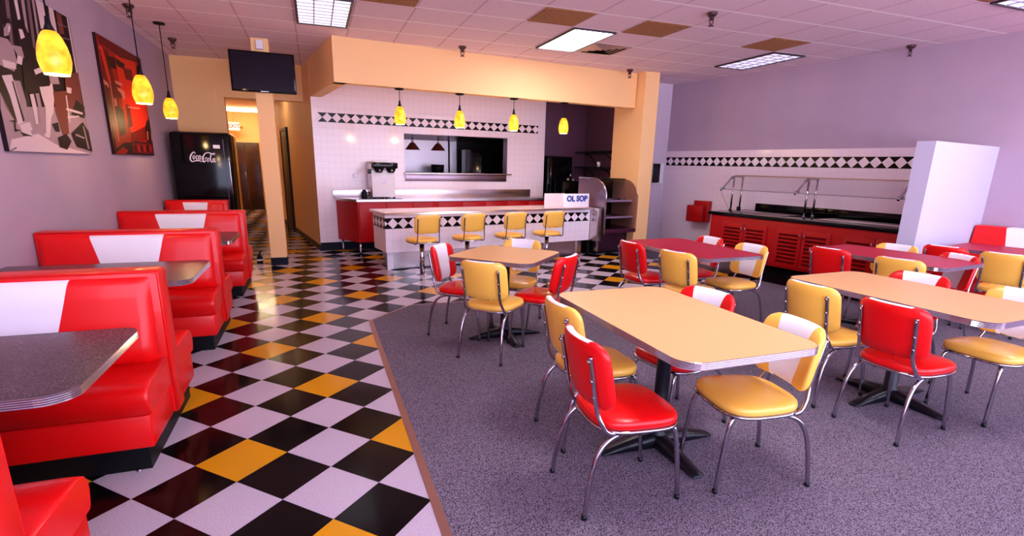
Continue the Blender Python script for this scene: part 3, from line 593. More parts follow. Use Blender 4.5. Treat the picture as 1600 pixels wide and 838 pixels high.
def cushion(cx_, a, b, z0, z1, dome, ex=3.2, taper=0, n=40):
    mb = MB(); rings = []
    lev = [(.93, z0), (.985, z0+.006), (1.0, z0+(z1-z0)*.45), (.985, z1-.010), (.95, z1-.003), (.86, z1+.004), (.6, z1+dome*.7), (.3, z1+dome*.95)]
    for sc, z in lev:
        q = []
        for k_ in range(n):
            an = 2*PI*k_/n; c_, s__ = math.cos(an), math.sin(an)
            x = math.copysign(abs(c_)**(2/ex), c_)*a*sc; y = math.copysign(abs(s__)**(2/ex), s__)*b*sc*(1+taper*x/a)
            q.append((cx_+x, y, z))
        rings.append(q)
    vs = [v for q in rings for v in q]+[(cx_, 0, z1+dome)]; m_ = len(lev)
    fs = [(i*n+k_, i*n+(k_+1) % n, (i+1)*n+(k_+1) % n, (i+1)*n+k_) for i in range(m_-1) for k_ in range(n)]
    fs += [((m_-1)*n+k_, (m_-1)*n+(k_+1) % n, len(vs)-1) for k_ in range(n)]; fs.append(tuple(range(n))[::-1])
    return mb.add(vs, fs, True), rings
def smooth_path(pts, n=5):
    out = []; P = [Vector(p) for p in pts]
    for i in range(len(P)-1):
        p0, p1, p2, p3 = P[max(i-1, 0)], P[i], P[i+1], P[min(i+2, len(P)-1)]
        for k_ in range(n):
            t = k_/n; out.append(.5*((2*p1)+(-p0+p2)*t+(2*p0-5*p1+4*p2-p3)*t*t+(-p0+3*p1-3*p2+p3)*t**3))
    out.append(P[-1]); return out
TR = .0115
def make_chair(mc, label, group):
    t = thing('dining_chair', label, 'chair', (0, 0, CZ), 0, group)
    sm, rings = cushion(.025, .205, .205, .402, .448, .018, 3.4, .06)
    obj('seat', sm, mc, t)
    # chrome rim under the cushion
    rim = [(q[0], q[1], .397) for q in [(.025+(p[0]-.025)*.985, p[1]*.985) for p in rings[2]]]
    obj('seat_rim', MB().tube(rim+[rim[0]], .009, 8), m_chrome, t)
    for s__ in (-1, 1):
        l = obj('leg', MB().tube(smooth_path([(.17, s__*.135, .385), (.192, s__*.150, .372), (.208, s__*.157, .33), (.228, s__*.163, .18), (.245, s__*.167, .012)], 4), TR, 10), m_chrome, t)
        obj('foot_cap', MB().lathe([(0, 0), (.0135, 0), (.0135, .02), (.0, .022)], 10, (.245, s__*.167)), m_iron, l)
        l = obj('leg', MB().tube(smooth_path([(.10, s__*.150, .385), (.0, s__*.160, .384), (-.09, s__*.166, .378), (-.155, s__*.171, .345), (-.195, s__*.176, .285), (-.218, s__*.181, .20), (-.234, s__*.186, .10), (-.243, s__*.190, .012)], 4), TR, 10), m_chrome, t)
        obj('foot_cap', MB().lathe([(0, 0), (.0135, 0), (.0135, .02), (.0, .022)], 10, (-.243, s__*.190)), m_iron, l)
    xb = backrest_parts(t, mc, .645, .310, .392, -.212, -.20, 1.3, .060)
    for s__ in (-1, 1):
        y = s__*.152
        up_ = obj('back_post', MB().tube(smooth_path([(-.02, s__*.165, .388), (-.10, s__*.172, .388), (-.150, s__*.172, .40), (-.176, s__*.166, .44), (xb(.50, y)-.014, y, .50), (xb(.60, y)-.011, y, .60), (xb(.70, y)-.011, y, .70), (xb(.745, y)-.011, y, .745)], 4), .0105, 10), m_chrome, t)
        bo = MB()
        for z in (.56, .635, .725): x = xb(z, y)-.011; bo.tube([(x+.004, y, z), (x-.016, y, z)], [.009, .007], 8)
        obj('bolt', bo, m_chrome, up_)
    return t
proto = {'red': make_chair(m_red, '', 'red diner chairs with white back panels'), 'yellow': make_chair(m_yel, '', 'yellow diner chairs with white back panels')}
used = set()
chairs = [
 ('red', 3.13, 3.99, -38, 'red and white chair left of the square tan table, on the aisle side'),
 ('yellow', 3.24, 3.39, 45, 'yellow chair, plain back to the viewer, at the near side of the square tan table'),
 ('red', 3.73, 3.50, 131, 'red chair at the square tan table, on its right near side, back seen edge-on'),
 ('yellow', 3.70, 4.12, -129, 'yellow chair with white panel behind the square tan table, in front of the bar stools'),
 ('red', 3.215, 1.43, -3, 'nearest red chair, back to the viewer, left side of the nearest long tan table'),
 ('yellow', 3.36, 1.98, 0, 'yellow chair left of the nearest long tan table, behind the nearest red chair'),
 ('yellow', 3.92, 1.355, 171, 'nearest yellow chair, facing left at the near right side of the nearest long tan table'),
 ('red', 3.94, 1.94, 190, 'red chair with white panel whose back top shows over the nearest long tan table'),
 ('yellow', 5.17, 1.98, 2, 'yellow chair at the far left side of the tan table cut by the right edge'),
 ('red', 5.19, 1.46, 3, 'red chair, back to viewer, at the tan table the photo cuts at right'),
 ('red', 5.87, 1.96, 190, 'red chair with white panel behind the tan table cut by the right edge'),
 ('yellow', 5.97, 1.42, 181, 'yellow chair with only seat, legs and back corner in the photo, at the far right'),
 ('red', 5.06, 3.96, 3, 'red chair at the left end of the middle crimson table, farther from the viewer'),
 ('yellow', 5.13, 3.39, 16, 'yellow chair at the left side of the middle crimson table, nearer the viewer'),
 ('red', 5.74, 4.07, 180, 'red chair with white panel behind the far end of the middle crimson table'),
 ('yellow', 5.77, 3.50, 183, 'yellow chair with white panel at the right side of the middle crimson table'),
 ('red', 6.79, 3.20, 10, 'red chair with its back against the view, left far side of the buffet-side crimson table'),
 ('yellow', 6.86, 2.60, 14, 'yellow chair left of the buffet-side crimson table, its back behind the tan table'),
 ('yellow', 7.35, 3.13, 190, 'yellow chair with white panel right of the buffet-side crimson table, by the white stub wall'),
 ('red', 7.28, 2.60, 165, 'red chair with white panel at the right end of the buffet-side crimson table'),
 ('red', 8.20, 3.04, 14, 'dark red chair at the wall bench table, just right of the white stub wall'),
 ('yellow', 8.26, 2.55, 14, 'yellow chair at the wall bench table, at the right edge of the photo'),
]
for kind, x, y, a_, label in chairs:
    c = proto[kind] if kind not in used else copy_tree(proto[kind]); used.add(kind)
    c.location = (x, y, CZ); c.rotation_euler.z = rad(a_); c['label'] = label
# ================================================================= BAR COUNTER
CA = math.atan2(.18, .984); CO = Vector((2.833, 7.055, 0))      # front left corner of the tiled front
cd = Vector((math.cos(CA), math.sin(CA), 0)); cn = Vector((-cd.y, cd.x, 0))
CLn = 3.66
t = thing('bar_counter', 'low white tiled bar counter with black diamond band behind the yellow stools', 'counter', CO, CA)
m_ctile = walltile_mat('counter_tile', .108, (.86, .74, .82), (.76, .64, .72), .12)
obj('tiled_front', MB().box(0, CLn, 0, .58, .265, .800), m_ctile, t)
obj('diamond_band', MB().box(-.004, CLn-.02, -.004, .584, .604, .754), m_band3, t)
poly = rrect(CLn+.08, .70, .03, 3); poly = [(x+CLn/2-.0, y+.30) for x, y in poly]
obj('countertop', MB().prism(poly, .803, .836), m_count, t)
obj('countertop_edge', edge_band(MB(), [(x, y) for x, y in poly], .801, .8365, 3), m_steel, t)
obj('steel_kick_wall', MB().box(.10, CLn-.22, .07, .50, 0, .264), m_steel, t)
obj('kick_base', MB().box(.08, CLn-.2, .05, .52, 0, .012), m_dark, t)
obj('white_corner_post', MB().box(.03, .12, .055, .069, 0, .264), m_white, t)
obj('steel_corner_post', MB().box(CLn-.22, CLn-.13, .04, .13, 0, .264), m_steel, t)
# stools
def make_stool():
    t = thing('bar_stool', '', 'bar stool', (0, 0, 0), 0, 'yellow bar stools at the bar counter')
    sm, rings = cushion(0, .212, .212, .468, .512, .020, 2.3); obj('seat', sm, m_yel, t)
    rim = [(p[0]*.985, p[1]*.985, .464) for p in rings[2]]; obj('seat_rim', MB().tube(rim+[rim[0]], .008, 8), m_chrome, t)
    obj('swivel_plate', MB().lathe([(0, .43), (.07, .44), (.09, .458), (.0, .46)], 20), m_blackm, t)
    obj('pole', MB().lathe([(0, .012), (.034, .012), (.034, .43), (0, .432)], 22), m_chrome, t)
    obj('base_flange', MB().lathe([(0, 0), (.095, 0), (.09, .008), (.045, .013), (.0, .013)], 26), m_chrome, t)
    xb = backrest_parts(t, m_yel, .72, .26, .385, -.205, -.12, .5, .046)
    for s__ in (-1, 1):
        y = s__*.162
        up_ = obj('back_post', MB().tube(smooth_path([(-.02, s__*.15, .452), (-.12, s__*.168, .450), (-.185, s__*.170, .463), (-.205, s__*.168, .50), (xb(.60, y)-.009, y, .60), (xb(.70, y)-.009, y, .70), (xb(.80, y)-.009, y, .80)], 4), .0085, 10), m_chrome, t)
        bo = MB()
        for z in (.64, .70, .78): x = xb(z, y)-.009; bo.tube([(x, y, z), (x-.014, y, z)], [.009, .007], 8)
        obj('bolt', bo, m_chrome, up_)
    return t
st0 = make_stool()
for i, l in enumerate(('first yellow bar stool from the left, with its pole and floor flange in view', 'second yellow bar stool from the left', 'third yellow bar stool from the left', 'rightmost yellow bar stool')):
    s_o = st0 if i == 0 else copy_tree(st0)
    p = CO+cd*(.385+i*.70)+cn*(-.40); s_o.location = p; s_o.rotation_euler.z = CA+PI/2+rad((6, 3, 0, -2)[i]); s_o['label'] = l
# white board and leaflet box standing on the counter
tb = thing('display_board', 'white board with blue printed letters standing on the right end of the bar counter', 'sign board', CO+cd*2.77+cn*.12+Vector((0, 0, .8365)), CA)
obj('board', MB().box(-.0, .42, 0, .012, 0, .235, .005), mat('pinkish_board', (.86, .68, .68), .5), tb)
obj('white_card', MB().box(.37, .93, -.02, -.006, 0, .228, .002), m_wv, tb)
tx = text_mesh('OL SOP', .13, .001, 0, .007); o = obj('printed_letters', tx, mat('blue_ink', (.02, .05, .30), .4), tb, (.665, -.022, .14))
# ================================================================= BACK COUNTER
t = thing('back_counter', 'red cabinet counter with steel top and chrome legs along the tiled bar wall', 'counter', TW, ta)
foot_ = [(.27, -.03), (.52, -.64), (4.27, -.64), (4.32, -.03)]
obj('cabinet_body', MB().prism([(.30, -.03), (.54, -.61), (4.22, -.61), (4.22, -.03)], .20, .872), m_redl, t)
seams = MB()
for k_ in range(8): x = .56+k_*.46; seams.box(x+.008, x+.452, -.622, -.611, .22, .855, .003)
obj('cabinet_door', seams, m_redl, t)
obj('steel_worktop', MB().prism(foot_, .875, .915), m_steel, t)
obj('backsplash', MB().box(.25, 4.14, -.028, -.004, .915, 1.05, .002), m_steel, t)
lg = [(.36, -.10), (.56, -.58), (1.6, -.58), (2.6, -.58), (3.6, -.58), (4.2, -.58)]
for x, y in lg: obj('leg', MB().lathe([(0, 0), (.014, 0), (.018, .02), (.018, .20), (0, .20)], 12, (x, y)), m_chrome, t)
# coffee brewer
cb = tw(.86, .36, .9155); t = thing('coffee_brewer', 'white and black twin coffee brewer on the left end of the back counter', 'coffee brewer', cb, ta); t.scale = (1.16, 1.1, 1.2)
obj('body', MB().box(-.01, .33, -.02, .28, .018, .40, .008), m_white, t)
obj('side_panel', MB().box(-.014, -.0105, -.02, .28, .02, .48, .001), m_steel, t)
obj('brew_head', MB().box(.0, .36, -.10, .28, .42, .50, .010), m_black, t)
obj('top_tray', MB().box(.02, .34, -.06, .26, .502, .512, .003), m_steel, t)
for x in (.09, .27):
    c_ = obj('brew_funnel', MB().lathe([(0, .36), (.045, .36), (.070, .40), (.072, .42), (0, .42)], 20, (x, -.035)), m_black, t)
    obj('funnel_badge', MB().lathe([(0, .375), (.02, .38), (.02, .40), (0, .404)], 12, (x, -.100)), m_chrome, c_)
obj('handle', MB().tube([(-.02, -.03, .39), (-.06, -.07, .38)], .014).box(-.075, -.03, -.09, -.05, .345, .405, .006), m_black, t)
for z in (.27, .22): obj('switch_label', MB().box(.14, .20, -.0235, -.0205, z-.017, z+.017), m_steeld, t)
for x in (.02, .14, .20, .31): obj('foot', MB().lathe([(0, 0), (.02, 0), (.02, .018), (0, .018)], 10, (x, -.005)), m_blackm, t)
p = tw(.74, .24, .9155); t = thing('brewer_carafe', 'small black carafe standing left of the coffee brewer', 'carafe', p)
obj('body', MB().lathe([(0, 0), (.05, 0), (.055, .03), (.05, .09), (.03, .12), (.028, .14), (0, .142)], 18), m_blackm, t)
obj('handle', MB().tube(smooth_path([(.045, 0, .10), (.085, 0, .095), (.085, 0, .05), (.05, 0, .035)]), .007), m_blackm, t)
p = tw(.56, .56, .9155); o = obj('power_cable', MB().tube(smooth_path([(0, 0, .006), (.12, -.02, .006), (.3, .01, .006), (.45, -.03, .006), (.6, 0, .006), (.75, -.02, .006)]), .005, 6), m_blackm, None, p, ta)
tag(o, 'black cable lying along the edge of the steel back counter', 'cable')
p = tw(.66, .006, 1.28); t = thing('wall_outlet', 'white outlet plate on the tiled wall left of the coffee brewer', 'outlet', p, ta)
obj('plate', MB().box(-.055, .055, -.004, .004, -.035, .035, .003), m_white, t); obj('socket', MB().box(-.035, -.010, -.006, -.0045, -.018, .018).box(.010, .035, -.006, -.0045, -.018, .018), m_steeld, t)
p = tw(.62, .006, 1.60)
# stainless pass shelf
t = thing('pass_shelf', 'stainless shelf ledge under the serving opening', 'shelf', TW, ta)
obj('ledge', MB().box(o0-.03, o1+.06, -.10, .16, 1.327, 1.350, .003), m_steel, t); obj('apron', MB().box(o0, o1-.02, -.02, -.003, 1.20, 1.325, .002), m_steeld, t)
# heat lamps
for s__, l in ((1.78, 'left cone heat lamp hanging in the serving opening'), (2.28, 'right cone heat lamp hanging in the serving opening')):
    p = tw(s__, -.30, 1.76); t = thing('heat_lamp', l, 'heat lamp', p, 0, 'cone heat lamps in the serving opening')
    obj('shade', MB().lathe([(.14, 0), (.136, .005), (.045, .12), (.03, .13)], 24), mat('dark_copper', (.16, .03, .02), .35, .6), t)
    obj('stem', MB().lathe([(0, .12), (.02, .12), (.02, .20), (.008, .21), (.008, 1.33), (0, 1.33)], 12), m_chrome, t)
# kitchen equipment seen through the opening
t = thing('steel_cladding', 'stainless steel sheet on the kitchen wall behind the heat lamps', 'wall sheet', TW, ta)
obj('sheet', MB().box(.92, 3.22, 1.73, 1.748, .9, 2.25), mat('pale_steel', (.62, .58, .68), .4, .7), t)
obj('seam', MB().box(1.62, 1.64, 1.722, 1.729, .95, 2.2).box(3.02, 3.06, 1.722, 1.729, .9, 2.3), m_blackm, t)
t = thing('kitchen_hood', 'dark exhaust hood above the kitchen line', 'exhaust hood', TW, ta)
obj('hood', MB().extr([(.80, 2.45), (1.70, 2.45), (1.70, 2.0), (.80, 2.13)], .95, 3.5, 'x'), m_steeld, t)
t = thing('kitchen_oven', 'black oven cabinet at the right of the serving opening', 'oven', TW, ta)
obj('body', MB().box(3.26, 4.3, .9, 1.7, 0, 1.83, .01), m_black, t); obj('handle', MB().tube([(3.95, .87, 1.45), (3.95, .87, 1.62)], .012), m_chrome, t)
t = thing('kitchen_fryer', 'low dark cooking unit in the middle of the serving opening', 'fryer', TW, ta)
obj('body', MB().box(1.0, 2.9, 1.0, 1.7, 0, 1.34, .01), m_steeld, t); obj('pot', MB().lathe([(0, 1.34), (.13, 1.34), (.14, 1.50), (0, 1.5)], 20, (2.62, 1.3)), m_blackm, t)
kl = area_light('kitchen_area_light', tw(2.0, -1.2, 2.42), 1.2, .3, 14, (.9, .85, 1))  # bare area light in the kitchen, no fixture modelled
# ================================================================= ALCOVE
t = thing('black_cooler', 'black glossy appliance in the dark alcove right of the tiled wall', 'appliance', (6.52, 9.83, 0), rad(7))
obj('cabinet', MB().box(0, .62, 0, .55, 0, 1.72, .02), m_black, t); obj('handle', MB().tube([(.07, -.03, 1.2), (.07, -.03, 1.5)], .012), m_chrome, t)
t = thing('drink_dispenser', 'low black machine with chrome spouts in the dark alcove', 'machine', (6.72, 9.38, 0), rad(7))
obj('body', MB().box(0, .72, 0, .40, 0, 1.22, .02), m_black, t)
obj('spout', MB().tube([(.12, -.02, 1.30), (.12, -.02, 1.38)], .016).lathe([(0, 1.225), (.04, 1.225), (.03, 1.29), (0, 1.3)], 12, (.12, .06)).lathe([(0, 1.225), (.03, 1.225), (.025, 1.27), (0, 1.28)], 12, (.24, .06)), m_chrome, t)
for z, l in ((1.80, 'upper dark shelf in the alcove beside the pillar'), (1.49, 'lower dark shelf in the alcove beside the pillar')):
    t = thing('alcove_shelf', l, 'shelf', (7.70, 9.62, z), math.atan2(2.13, .2), 'dark shelves in the alcove')
    obj('board', MB().box(-.85, .75, .01, .34, 0, .035, .003), m_blackm, t)
    for x in (-.6, .3): obj('bracket', MB().tube(smooth_path([(x, .28, -.012), (x, .15, -.06), (x, .03, -.20)]), .010, 6), m_blackm, t)
t = thing('foam_cup', 'white cup on the lower alcove shelf', 'cup', (7.46, 9.35, 1.5255)); obj('cup', MB().lathe([(0, 0), (.028, 0), (.038, .10), (.034, .10), (.026, .006), (0, .006)], 16), m_white, t)
# ================================================================= PASTRY CASE
KA = rad(10); t = thing('display_case', 'curved glass refrigerated display case with steel ends beside the pillar', 'display case', (6.60, 7.50, 0), KA)
def cprof(y0, yb, z0, z1, r, n=10):   # curved front section
    return [(yb, z0), (y0, z0)]+[(y0+r-r*math.cos(rad(90*i/n)), z1-r*.8+r*.8*math.sin(rad(90*i/n))) for i in range(n+1)]+[(yb, z1)]
WD = 1.0
endp = MB().extr(cprof(0, .78, .39, 1.325, .36), 0, .022, 'x'); obj('end_panel', endp, m_steeld, t)
endp = MB().extr(cprof(0, .78, .39, 1.325, .36), WD-.022, WD, 'x'); obj('end_panel', endp, m_blackm, t)
def rimtube(x): return MB().tube([(x, p[0], p[1]) for p in cprof(0, .78, .39, 1.325, .36)[1:]], .018, 8)
obj('chrome_rim', rimtube(.01), m_chrome, t); obj('chrome_rim', rimtube(WD-.01), m_chrome, t)
gp = cprof(.012, .40, .47, 1.312, .35)[1:-1]
gm = MB(); n = len(gp); gm.add([(.023, *p) for p in gp]+[(WD-.023, *p) for p in gp], [(i, i+1, n+i+1, n+i) for i in range(n-1)], True); obj('curved_glass', gm, m_dglass, t)
obj('top_cover', MB().box(.023, WD-.023, .38, .78, 1.30, 1.323, .002), m_blackm, t)
obj('back_doors', MB().box(.023, WD-.023, .76, .775, .42, 1.30), m_blackm, t)
obj('floor_deck', MB().box(.023, WD-.023, .012, .76, .392, .465, .004), mat('plum_enamel', (.06, .012, .035), .25), t)
for z in (.66, .94):
    sh_ = obj('glass_shelf', MB().box(.03, WD-.03, .10 if z < .8 else .16, .74, z, z+.010), mat('shelf_pane', (.10, .08, .12), .15, spec=.5), t)
    obj('shelf_rail', MB().box(.03, WD-.03, .075 if z < .8 else .135, .10 if z < .8 else .16, z-.012, z+.020), m_wv, sh_)
obj('lower_cabinet', MB().box(.04, WD, .22, .76, .05, .388, .006), mat('plum_enamel_dark', (.035, .008, .025), .3), t)
obj('side_steel', MB().box(-.006, .036, .16, .70, .06, .388, .003), m_steel, t)
obj('toe_base', MB().box(.03, WD-.03, .25, .72, 0, .05), m_blackm, t)
obj('counter_filler', MB().box(-.12, -.02, .04, .70, .26, .83, .004), m_steel, t)
obj('filler_leg', MB().box(-.11, -.05, .3, .6, 0, .26), m_blackm, t)
for x, y, z, s__ in ((.20, .38, .951, .09), (.44, .42, .951, .11), (.69, .38, .951, .08), (.3, .35, .671, .12)):
    oo = obj('pastry_tray', MB().lathe([(0, z), (s__, z), (s__*1.15, z+.02), (s__*1.1, z+.022), (0, z+.008)], 20), m_steel, None, t.location, KA)
    oo.data.transform(Matrix.Translation((x, y, 0))); 
    tag(oo, {.09: 'left round steel tray on the upper shelf of the display case', .11: 'middle round steel tray on the upper shelf of the display case', .08: 'right round steel tray on the upper shelf of the display case', .12: 'round steel tray on the lower shelf of the display case'}[s__], 'tray', 'steel trays in the display case')
# paper towel dispenser on the far wall
fa = math.atan2(.125, 1.0); t = thing('towel_dispenser', 'black and white paper towel dispenser on the wall right of the pillar', 'towel dispenser', (8.19, 8.545, 1.42), fa)
obj('housing', MB().box(-.14, .14, -.20, -.002, -.18, .20, .012), m_white, t); obj('dark_cover', MB().box(-.145, .03, -.225, -.202, -.17, .19, .01), m_black, t)
# ================================================================= FRIDGE
t = thing('drinks_fridge', 'tall black rounded retro drinks fridge with white script lettering', 'fridge', (-.02, 8.75, 0))
obj('cabinet', MB().box(0, .80, .07, .70, .03, 1.90, .05, seg=4), m_black, t)
dd = obj('door', MB().box(.005, .795, -.02, .068, .12, 1.885, .04, seg=4), m_black, t)
obj('handle', MB().tube(smooth_path([(.765, -.022, 1.0), (.765, -.055, 1.04), (.765, -.055, 1.5), (.765, -.022, 1.54)]), .011), m_chrome, dd)
obj('hinge_strip', MB().box(.70, .708, -.024, -.0205, .2, 1.8), mat('grey_strip', (.10, .09, .13), .25), dd)
obj('sticker', MB().box(.565, .655, -.0235, -.0205, 1.665, 1.715), m_wv, dd)
obj('kick_plate', MB().box(.03, .77, .0, .68, 0, .03), m_blackm, t)
# script logo, drawn stroke by stroke on a unit frame (x 0..1, y 0..0.36)
def stroke(pts, wd):
    P = smooth_path([(p[0], 0, p[1]) for p in pts], 6); m_ = len(P); vs = []; fs = []
    for i, p in enumerate(P):
        tt = (P[min(i+1, m_-1)]-P[max(i-1, 0)]).normalized(); nn = Vector((-tt.z, 0, tt.x)); f = i/(m_-1)*(len(wd)-1); k_ = min(int(f), len(wd)-2); w_ = wd[k_]*(1-(f-k_))+wd[k_+1]*(f-k_)
        vs += [p+nn*w_, p-nn*w_]
    for i in range(m_-1): fs.append((2*i, 2*i+1, 2*i+3, 2*i+2))
    return vs, fs
lo = MB()
def ST(pts, wd=(.012, .02, .012)): lo.add(*stroke(pts, wd))
ST([(.215, .27), (.225, .32), (.19, .345), (.13, .31), (.06, .22), (.03, .12), (.05, .045), (.10, .02), (.17, .035), (.25, .055), (.33, .055), (.40, .035), (.45, .02)], (.008, .012, .02, .026, .026, .018, .014, .022, .02, .006))
def O(x, y, h=.13): ST([(x+.045, y+h), (x+.01, y+h*.75), (x, y+h*.3), (x+.025, y), (x+.055, y+h*.25), (x+.07, y+h*.75), (x+.045, y+h)], (.012, .017, .017, .010, .012, .012))
def CC(x, y, h=.13): ST([(x+.075, y+h*.75), (x+.06, y+h), (x+.02, y+h*.75), (x+.005, y+h*.3), (x+.03, y), (x+.07, y+h*.2)], (.010, .012, .018, .018, .012, .007))
def A(x, y, h=.13):
    CC(x, y, h); ST([(x+.085, y+h), (x+.072, y+h*.4), (x+.08, y+.003), (x+.105, y+h*.2)], (.016, .018, .014, .007))
O(.13, .10); CC(.235, .10); A(.325, .10)
ST([(.44, .175), (.475, .195)], (.012, .012))
ST([(.60, .18), (.565, .10), (.585, .06), (.555, .035), (.505, .02), (.48, .07), (.495, .17), (.55, .27), (.63, .325), (.72, .335), (.80, .315), (.86, .285), (.93, .29), (.97, .31)], (.006, .008, .008, .016, .026, .028, .024, .018, .014, .014, .016, .02, .014, .004))
ST([(.86, .285), (.90, .33), (.93, .335)], (.012, .012, .006))
ST([(.55, .12), (.60, .165), (.64, .155)], (.012, .012, .008))
O(.635, .02); ST([(.80, .30), (.765, .17), (.755, .06), (.785, .015), (.815, .05)], (.016, .022, .022, .016, .006)); A(.835, .015)
lw = .365; lo.v = [(x*lw, 0, z*lw*1.15) for x, y, z in lo.v]
obj('script_lettering', lo, mat('logo_white', (.85, .75, .82), .4), dd, (.235, -.0215, 1.46))
# ================================================================= TV, POST ITEMS
t = thing('television', 'black flat television mounted on the mustard post near the ceiling', 'television', (1.392, 7.79, 2.65), rad(2))
obj('screen_bezel', MB().box(-.40, .40, -.03, .02, -.255, .255, .008), m_black, t)
obj('screen', MB().box(-.375, .375, -.034, -.0305, -.225, .235), mat('screen_glass', (.010, .005, .014), .15, spec=.2), t)
obj('mount', MB().box(-.08, .08, .021, .095, -.12, .12, .004), m_blackm, t)
obj('logo_strip', MB().box(-.05, .05, -.0345, -.0305, -.246, -.238), m_steel, t); obj('power_light', MB().lathe([(0, -.001), (.008, -.001), (.008, .001), (0, .001)], 10), m_steel, t, (.35, -.035, -.20))
t = thing('wall_speaker', 'small white box on the post above the television', 'wall box', (1.370, 7.895, 3.01)); obj('housing', MB().box(-.045, .045, -.05, .004, -.06, .055, .008), m_white, t)
q = (1.086, 8.12, 0); t = thing('spray_bottle', 'small black bottle with a white label band standing on the floor beside the post', 'bottle', q)
obj('bottle', MB().lathe([(0, 0), (.04, 0), (.045, .03), (.04, .09), (.022, .13), (0, .135)], 16), m_blackm, t); obj('label_band', MB().lathe([(.0455, .045), (.0445, .065)], 16), m_white, t)
obj('nozzle', MB().tube([(0, 0, .13), (.008, 0, .17), (.04, 0, .19)], .013, 8), m_blackm, t)
# exit sign in the hallway
t = thing('exit_sign', 'white EXIT sign hanging at the end of the yellow hallway', 'exit sign', (-.20, 17.6, 2.47))
obj('housing', MB().box(-.15, .15, -.02, .02, -.12, .11, .006), mat('sign_white', (.9, .88, .8), .4, emit=(1, .9, .8), es=.12), t)
obj('letters', text_mesh('EXIT', .16, .001, 0, .004), mat('sign_red', (.35, .0, .04), .5), t, (0, -.023, 0))
obj('hanger', MB().tube([(0, 0, .11), (0, 0, .43)], .01), m_steel, t); obj('lamp_head', MB().tube([(-.15, 0, -.03), (-.23, -.02, -.03)], [.02, .035], 10).tube([(.15, 0, -.03), (.23, -.02, -.03)], [.02, .035], 10), m_brownp, t)
t = thing('hall_light', 'bright white light fixture on the hallway ceiling', 'ceiling light', (.06, 16.7, 2.899)); obj('diffuser', MB().box(-.52, .50, -.15, .15, -.07, -.002, .01), m_fixw, t)
t = thing('hall_light', 'extra hallway light added unseen behind the header near the opening', 'ceiling light', (1.0, 12.0, 2.899)); obj('diffuser', MB().box(-.3, .3, -.15, .15, -.04, -.002, .01), mat('hall_fill_glow', (1, .9, .7), .3, emit=(1, .85, .5), es=3.5), t)  # added out of view to brighten the hallway walls
# ================================================================= BUFFET ON THE RIGHT WALL
t = thing('buffet_counter', 'long red louvered buffet cabinet with black worktop along the right wall', 'buffet', P0, RA)
s0, s1 = 1.98, 4.95
obj('cabinet_body', MB().box(s0, s1, -.97, -.03, .15, .815, .004), m_redl, t)
for a_, b in ((2.22, 2.61), (2.615, 3.0), (3.15, 3.535), (3.54, 3.92), (4.08, 4.46), (4.465, 4.84)):
    dr = obj('door', MB().box(a_, b-.006, -.99, -.971, .18, .72, .003), m_redl, t); lv = MB()
    for k_ in range(8):
        z = .235+k_*.055; lv.add([(a_+.05, -.991, z), (b-.056, -.991, z), (b-.056, -1.008, z+.024), (a_+.05, -1.008, z+.024), (a_+.05, -.991, z+.032), (b-.056, -.991, z+.032)], [(0, 1, 2, 3), (3, 2, 5, 4), (0, 3, 4), (1, 5, 2)])
    obj('louvers', lv, mat('louver_red_shade', (.16, .0008, .0015), .5, spec=.2), dr)  # darker than the doors: recess shade put into the louver colour
    hxp = b-.03 if a_ in (2.22, 3.15, 4.08) else a_+.03
    obj('handle', MB().tube([(hxp, -.991, .60), (hxp, -1.012, .605), (hxp, -1.012, .665), (hxp, -.991, .67)], .005, 6), m_chrome, dr)
obj('worktop', MB().box(s0-.05, s1, -1.0, -.02, .817, .866, .006), m_black, t)
obj('backsplash', MB().box(2.12, s1, -.05, -.018, .866, .985, .003), m_black, t)
wl = MB()
for a_, b in ((2.2, 2.62), (2.65, 3.07)): wl.box(a_, b, -.78, -.30, .867, .874, .002)
obj('food_well', wl, m_steeld, t); wl = MB().box(3.55, 4.7, -.72, -.30, .867, .876, .002); obj('serving_plate', wl, m_steel, t)
for x in (s0+.1, 2.9, 3.9, s1-.1):
    for y in (-.88, -.15): obj('leg', MB().lathe([(0, 0), (.018, 0), (.02, .15), (0, .15)], 10, (x, y)), m_chrome, t)
pk = obj('outlet_box', MB().box(2.03, 2.07, -.42, -.36, .867, .93, .003), m_blackm, t)
t2 = thing('sneeze_guard', 'glass sneeze guard on chrome posts standing on the black buffet worktop', 'sneeze guard', P0+Vector((0, 0, .8665)), RA)
for x in (1.94, 3.20, 4.52):
    pp = obj('post', MB().tube([(x, -.45, 0), (x, -.45, .545)], .015, 10), m_chrome, t2); obj('foot_ring', MB().lathe([(0, 0), (.028, 0), (.026, .01), (0, .012)], 14, (x, -.45)), m_chrome, pp)
    pp = obj('post', MB().tube([(x, -.22, 0), (x, -.22, .535)], .015, 10), m_chrome, t2); obj('foot_ring', MB().lathe([(0, 0), (.028, 0), (.026, .01), (0, .012)], 14, (x, -.22)), m_chrome, pp)
    obj('arm', MB().tube(smooth_path([(x, -.20, .545), (x, -.36, .548), (x, -.47, .545), (x, -.53, .52), (x, -.62, .44), (x, -.76, .33)], 4), .016, 10), m_chrome, t2)
    obj('clamp', MB().tube([(x-.03, -.70, .365), (x+.03, -.70, .365)], .014, 8).tube([(x-.03, -.50, .525), (x+.03, -.50, .525)], .012, 8), m_chrome, t2)
obj('slanted_glass', MB().add([(1.92, -.495, .548), (4.9, -.495, .548), (4.9, -.755, .345), (1.92, -.755, .345), (1.92, -.489, .552), (4.9, -.489, .552), (4.9, -.750, .351), (1.92, -.750, .351)], [(0, 1, 2, 3), (7, 6, 5, 4), (0, 4, 5, 1), (2, 6, 7, 3), (0, 3, 7, 4), (1, 5, 6, 2)]), m_glass, t2)
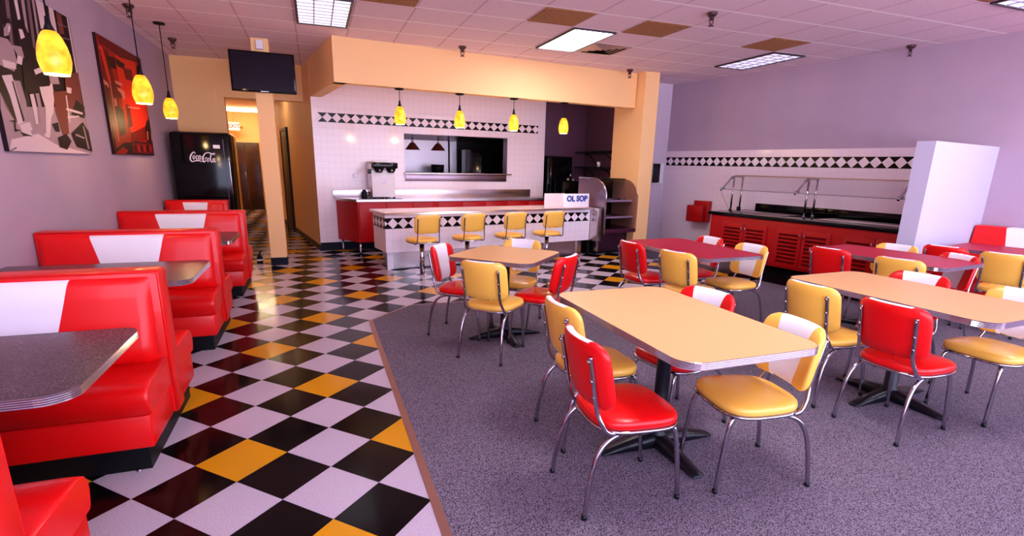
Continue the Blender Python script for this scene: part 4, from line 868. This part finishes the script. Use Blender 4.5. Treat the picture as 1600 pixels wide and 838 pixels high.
obj('glass_edge', MB().tube([(1.92, -.757, .345), (4.9, -.757, .345)], .004, 6).tube([(1.92, -.757, .345), (1.92, -.47, .004)], .003, 6), mat('green_edge', (.12, .16, .15), .2), t2)
obj('top_shelf', MB().box(1.98, 4.9, -.48, -.20, .563, .572), m_glass, t2)
obj('shelf_rail', MB().tube([(1.98, -.485, .565), (4.9, -.485, .565)], .010, 8), mat('tan_rail', (.50, .30, .24), .4), t2)
p = rw(2.06, .62, .8665); t = thing('paper_fan', 'small dark pointed object standing on the left end of the buffet', 'stand', p); obj('cone', MB().lathe([(0, 0), (.022, 0), (.016, .02), (.004, .085), (0, .09)], 10), m_blackm, t)
t = thing('wall_bin', 'dark red box mounted on the tiled wall left of the buffet', 'wall box', P0, RA)
obj('back_plate', MB().box(.90, 1.22, -.13, -.018, .57, .955, .004), m_redl, t); obj('front_box', MB().box(.84, 1.18, -.24, -.131, .57, .87, .006), m_redl, t)
# wall bench
t = thing('wall_bench', 'red wall bench with white back panel at the right edge of the photo', 'booth bench', P0, RA)
b0, b1 = 5.16, 6.75
obj('kick_base', MB().box(b0+.03, b1, -.50, -.02, 0.007, .127), m_blackm, t); obj('seat_box', MB().box(b0+.005, b1, -.555, -.02, .128, .30, .01), m_redb, t)
obj('seat_cushion', MB().extr([(p[0], p[1]) for p in seat_prof(-.58, -.02, .302, .455, 1)], b0, b1, 'x', smooth=False), m_redb, t)
def bpn(a0, a1, a2, a3, m_, nm):   # raked back slab between bottom a0..a1 and top a2..a3
    obj(nm, MB().add([(a0, -.30, .46), (a1, -.30, .46), (a3, -.215, .925), (a2, -.215, .925), (a2, -.20, .938), (a3, -.20, .938), (a2, -.02, .938), (a3, -.02, .938), (a0, -.02, .46), (a1, -.02, .46)],
        [(0, 1, 2, 3), (3, 2, 5, 4), (4, 5, 7, 6), (6, 7, 9, 8), (8, 9, 1, 0), (0, 3, 4, 6, 8), (1, 9, 7, 5, 2)]), m_, t)
bpn(b0, 5.53, b0, 5.447, m_redb, 'back_cushion'); bpn(5.532, 6.16, 5.449, 6.24, m_wv, 'white_back_panel'); bpn(6.162, b1, 6.242, b1, m_redb, 'back_cushion')
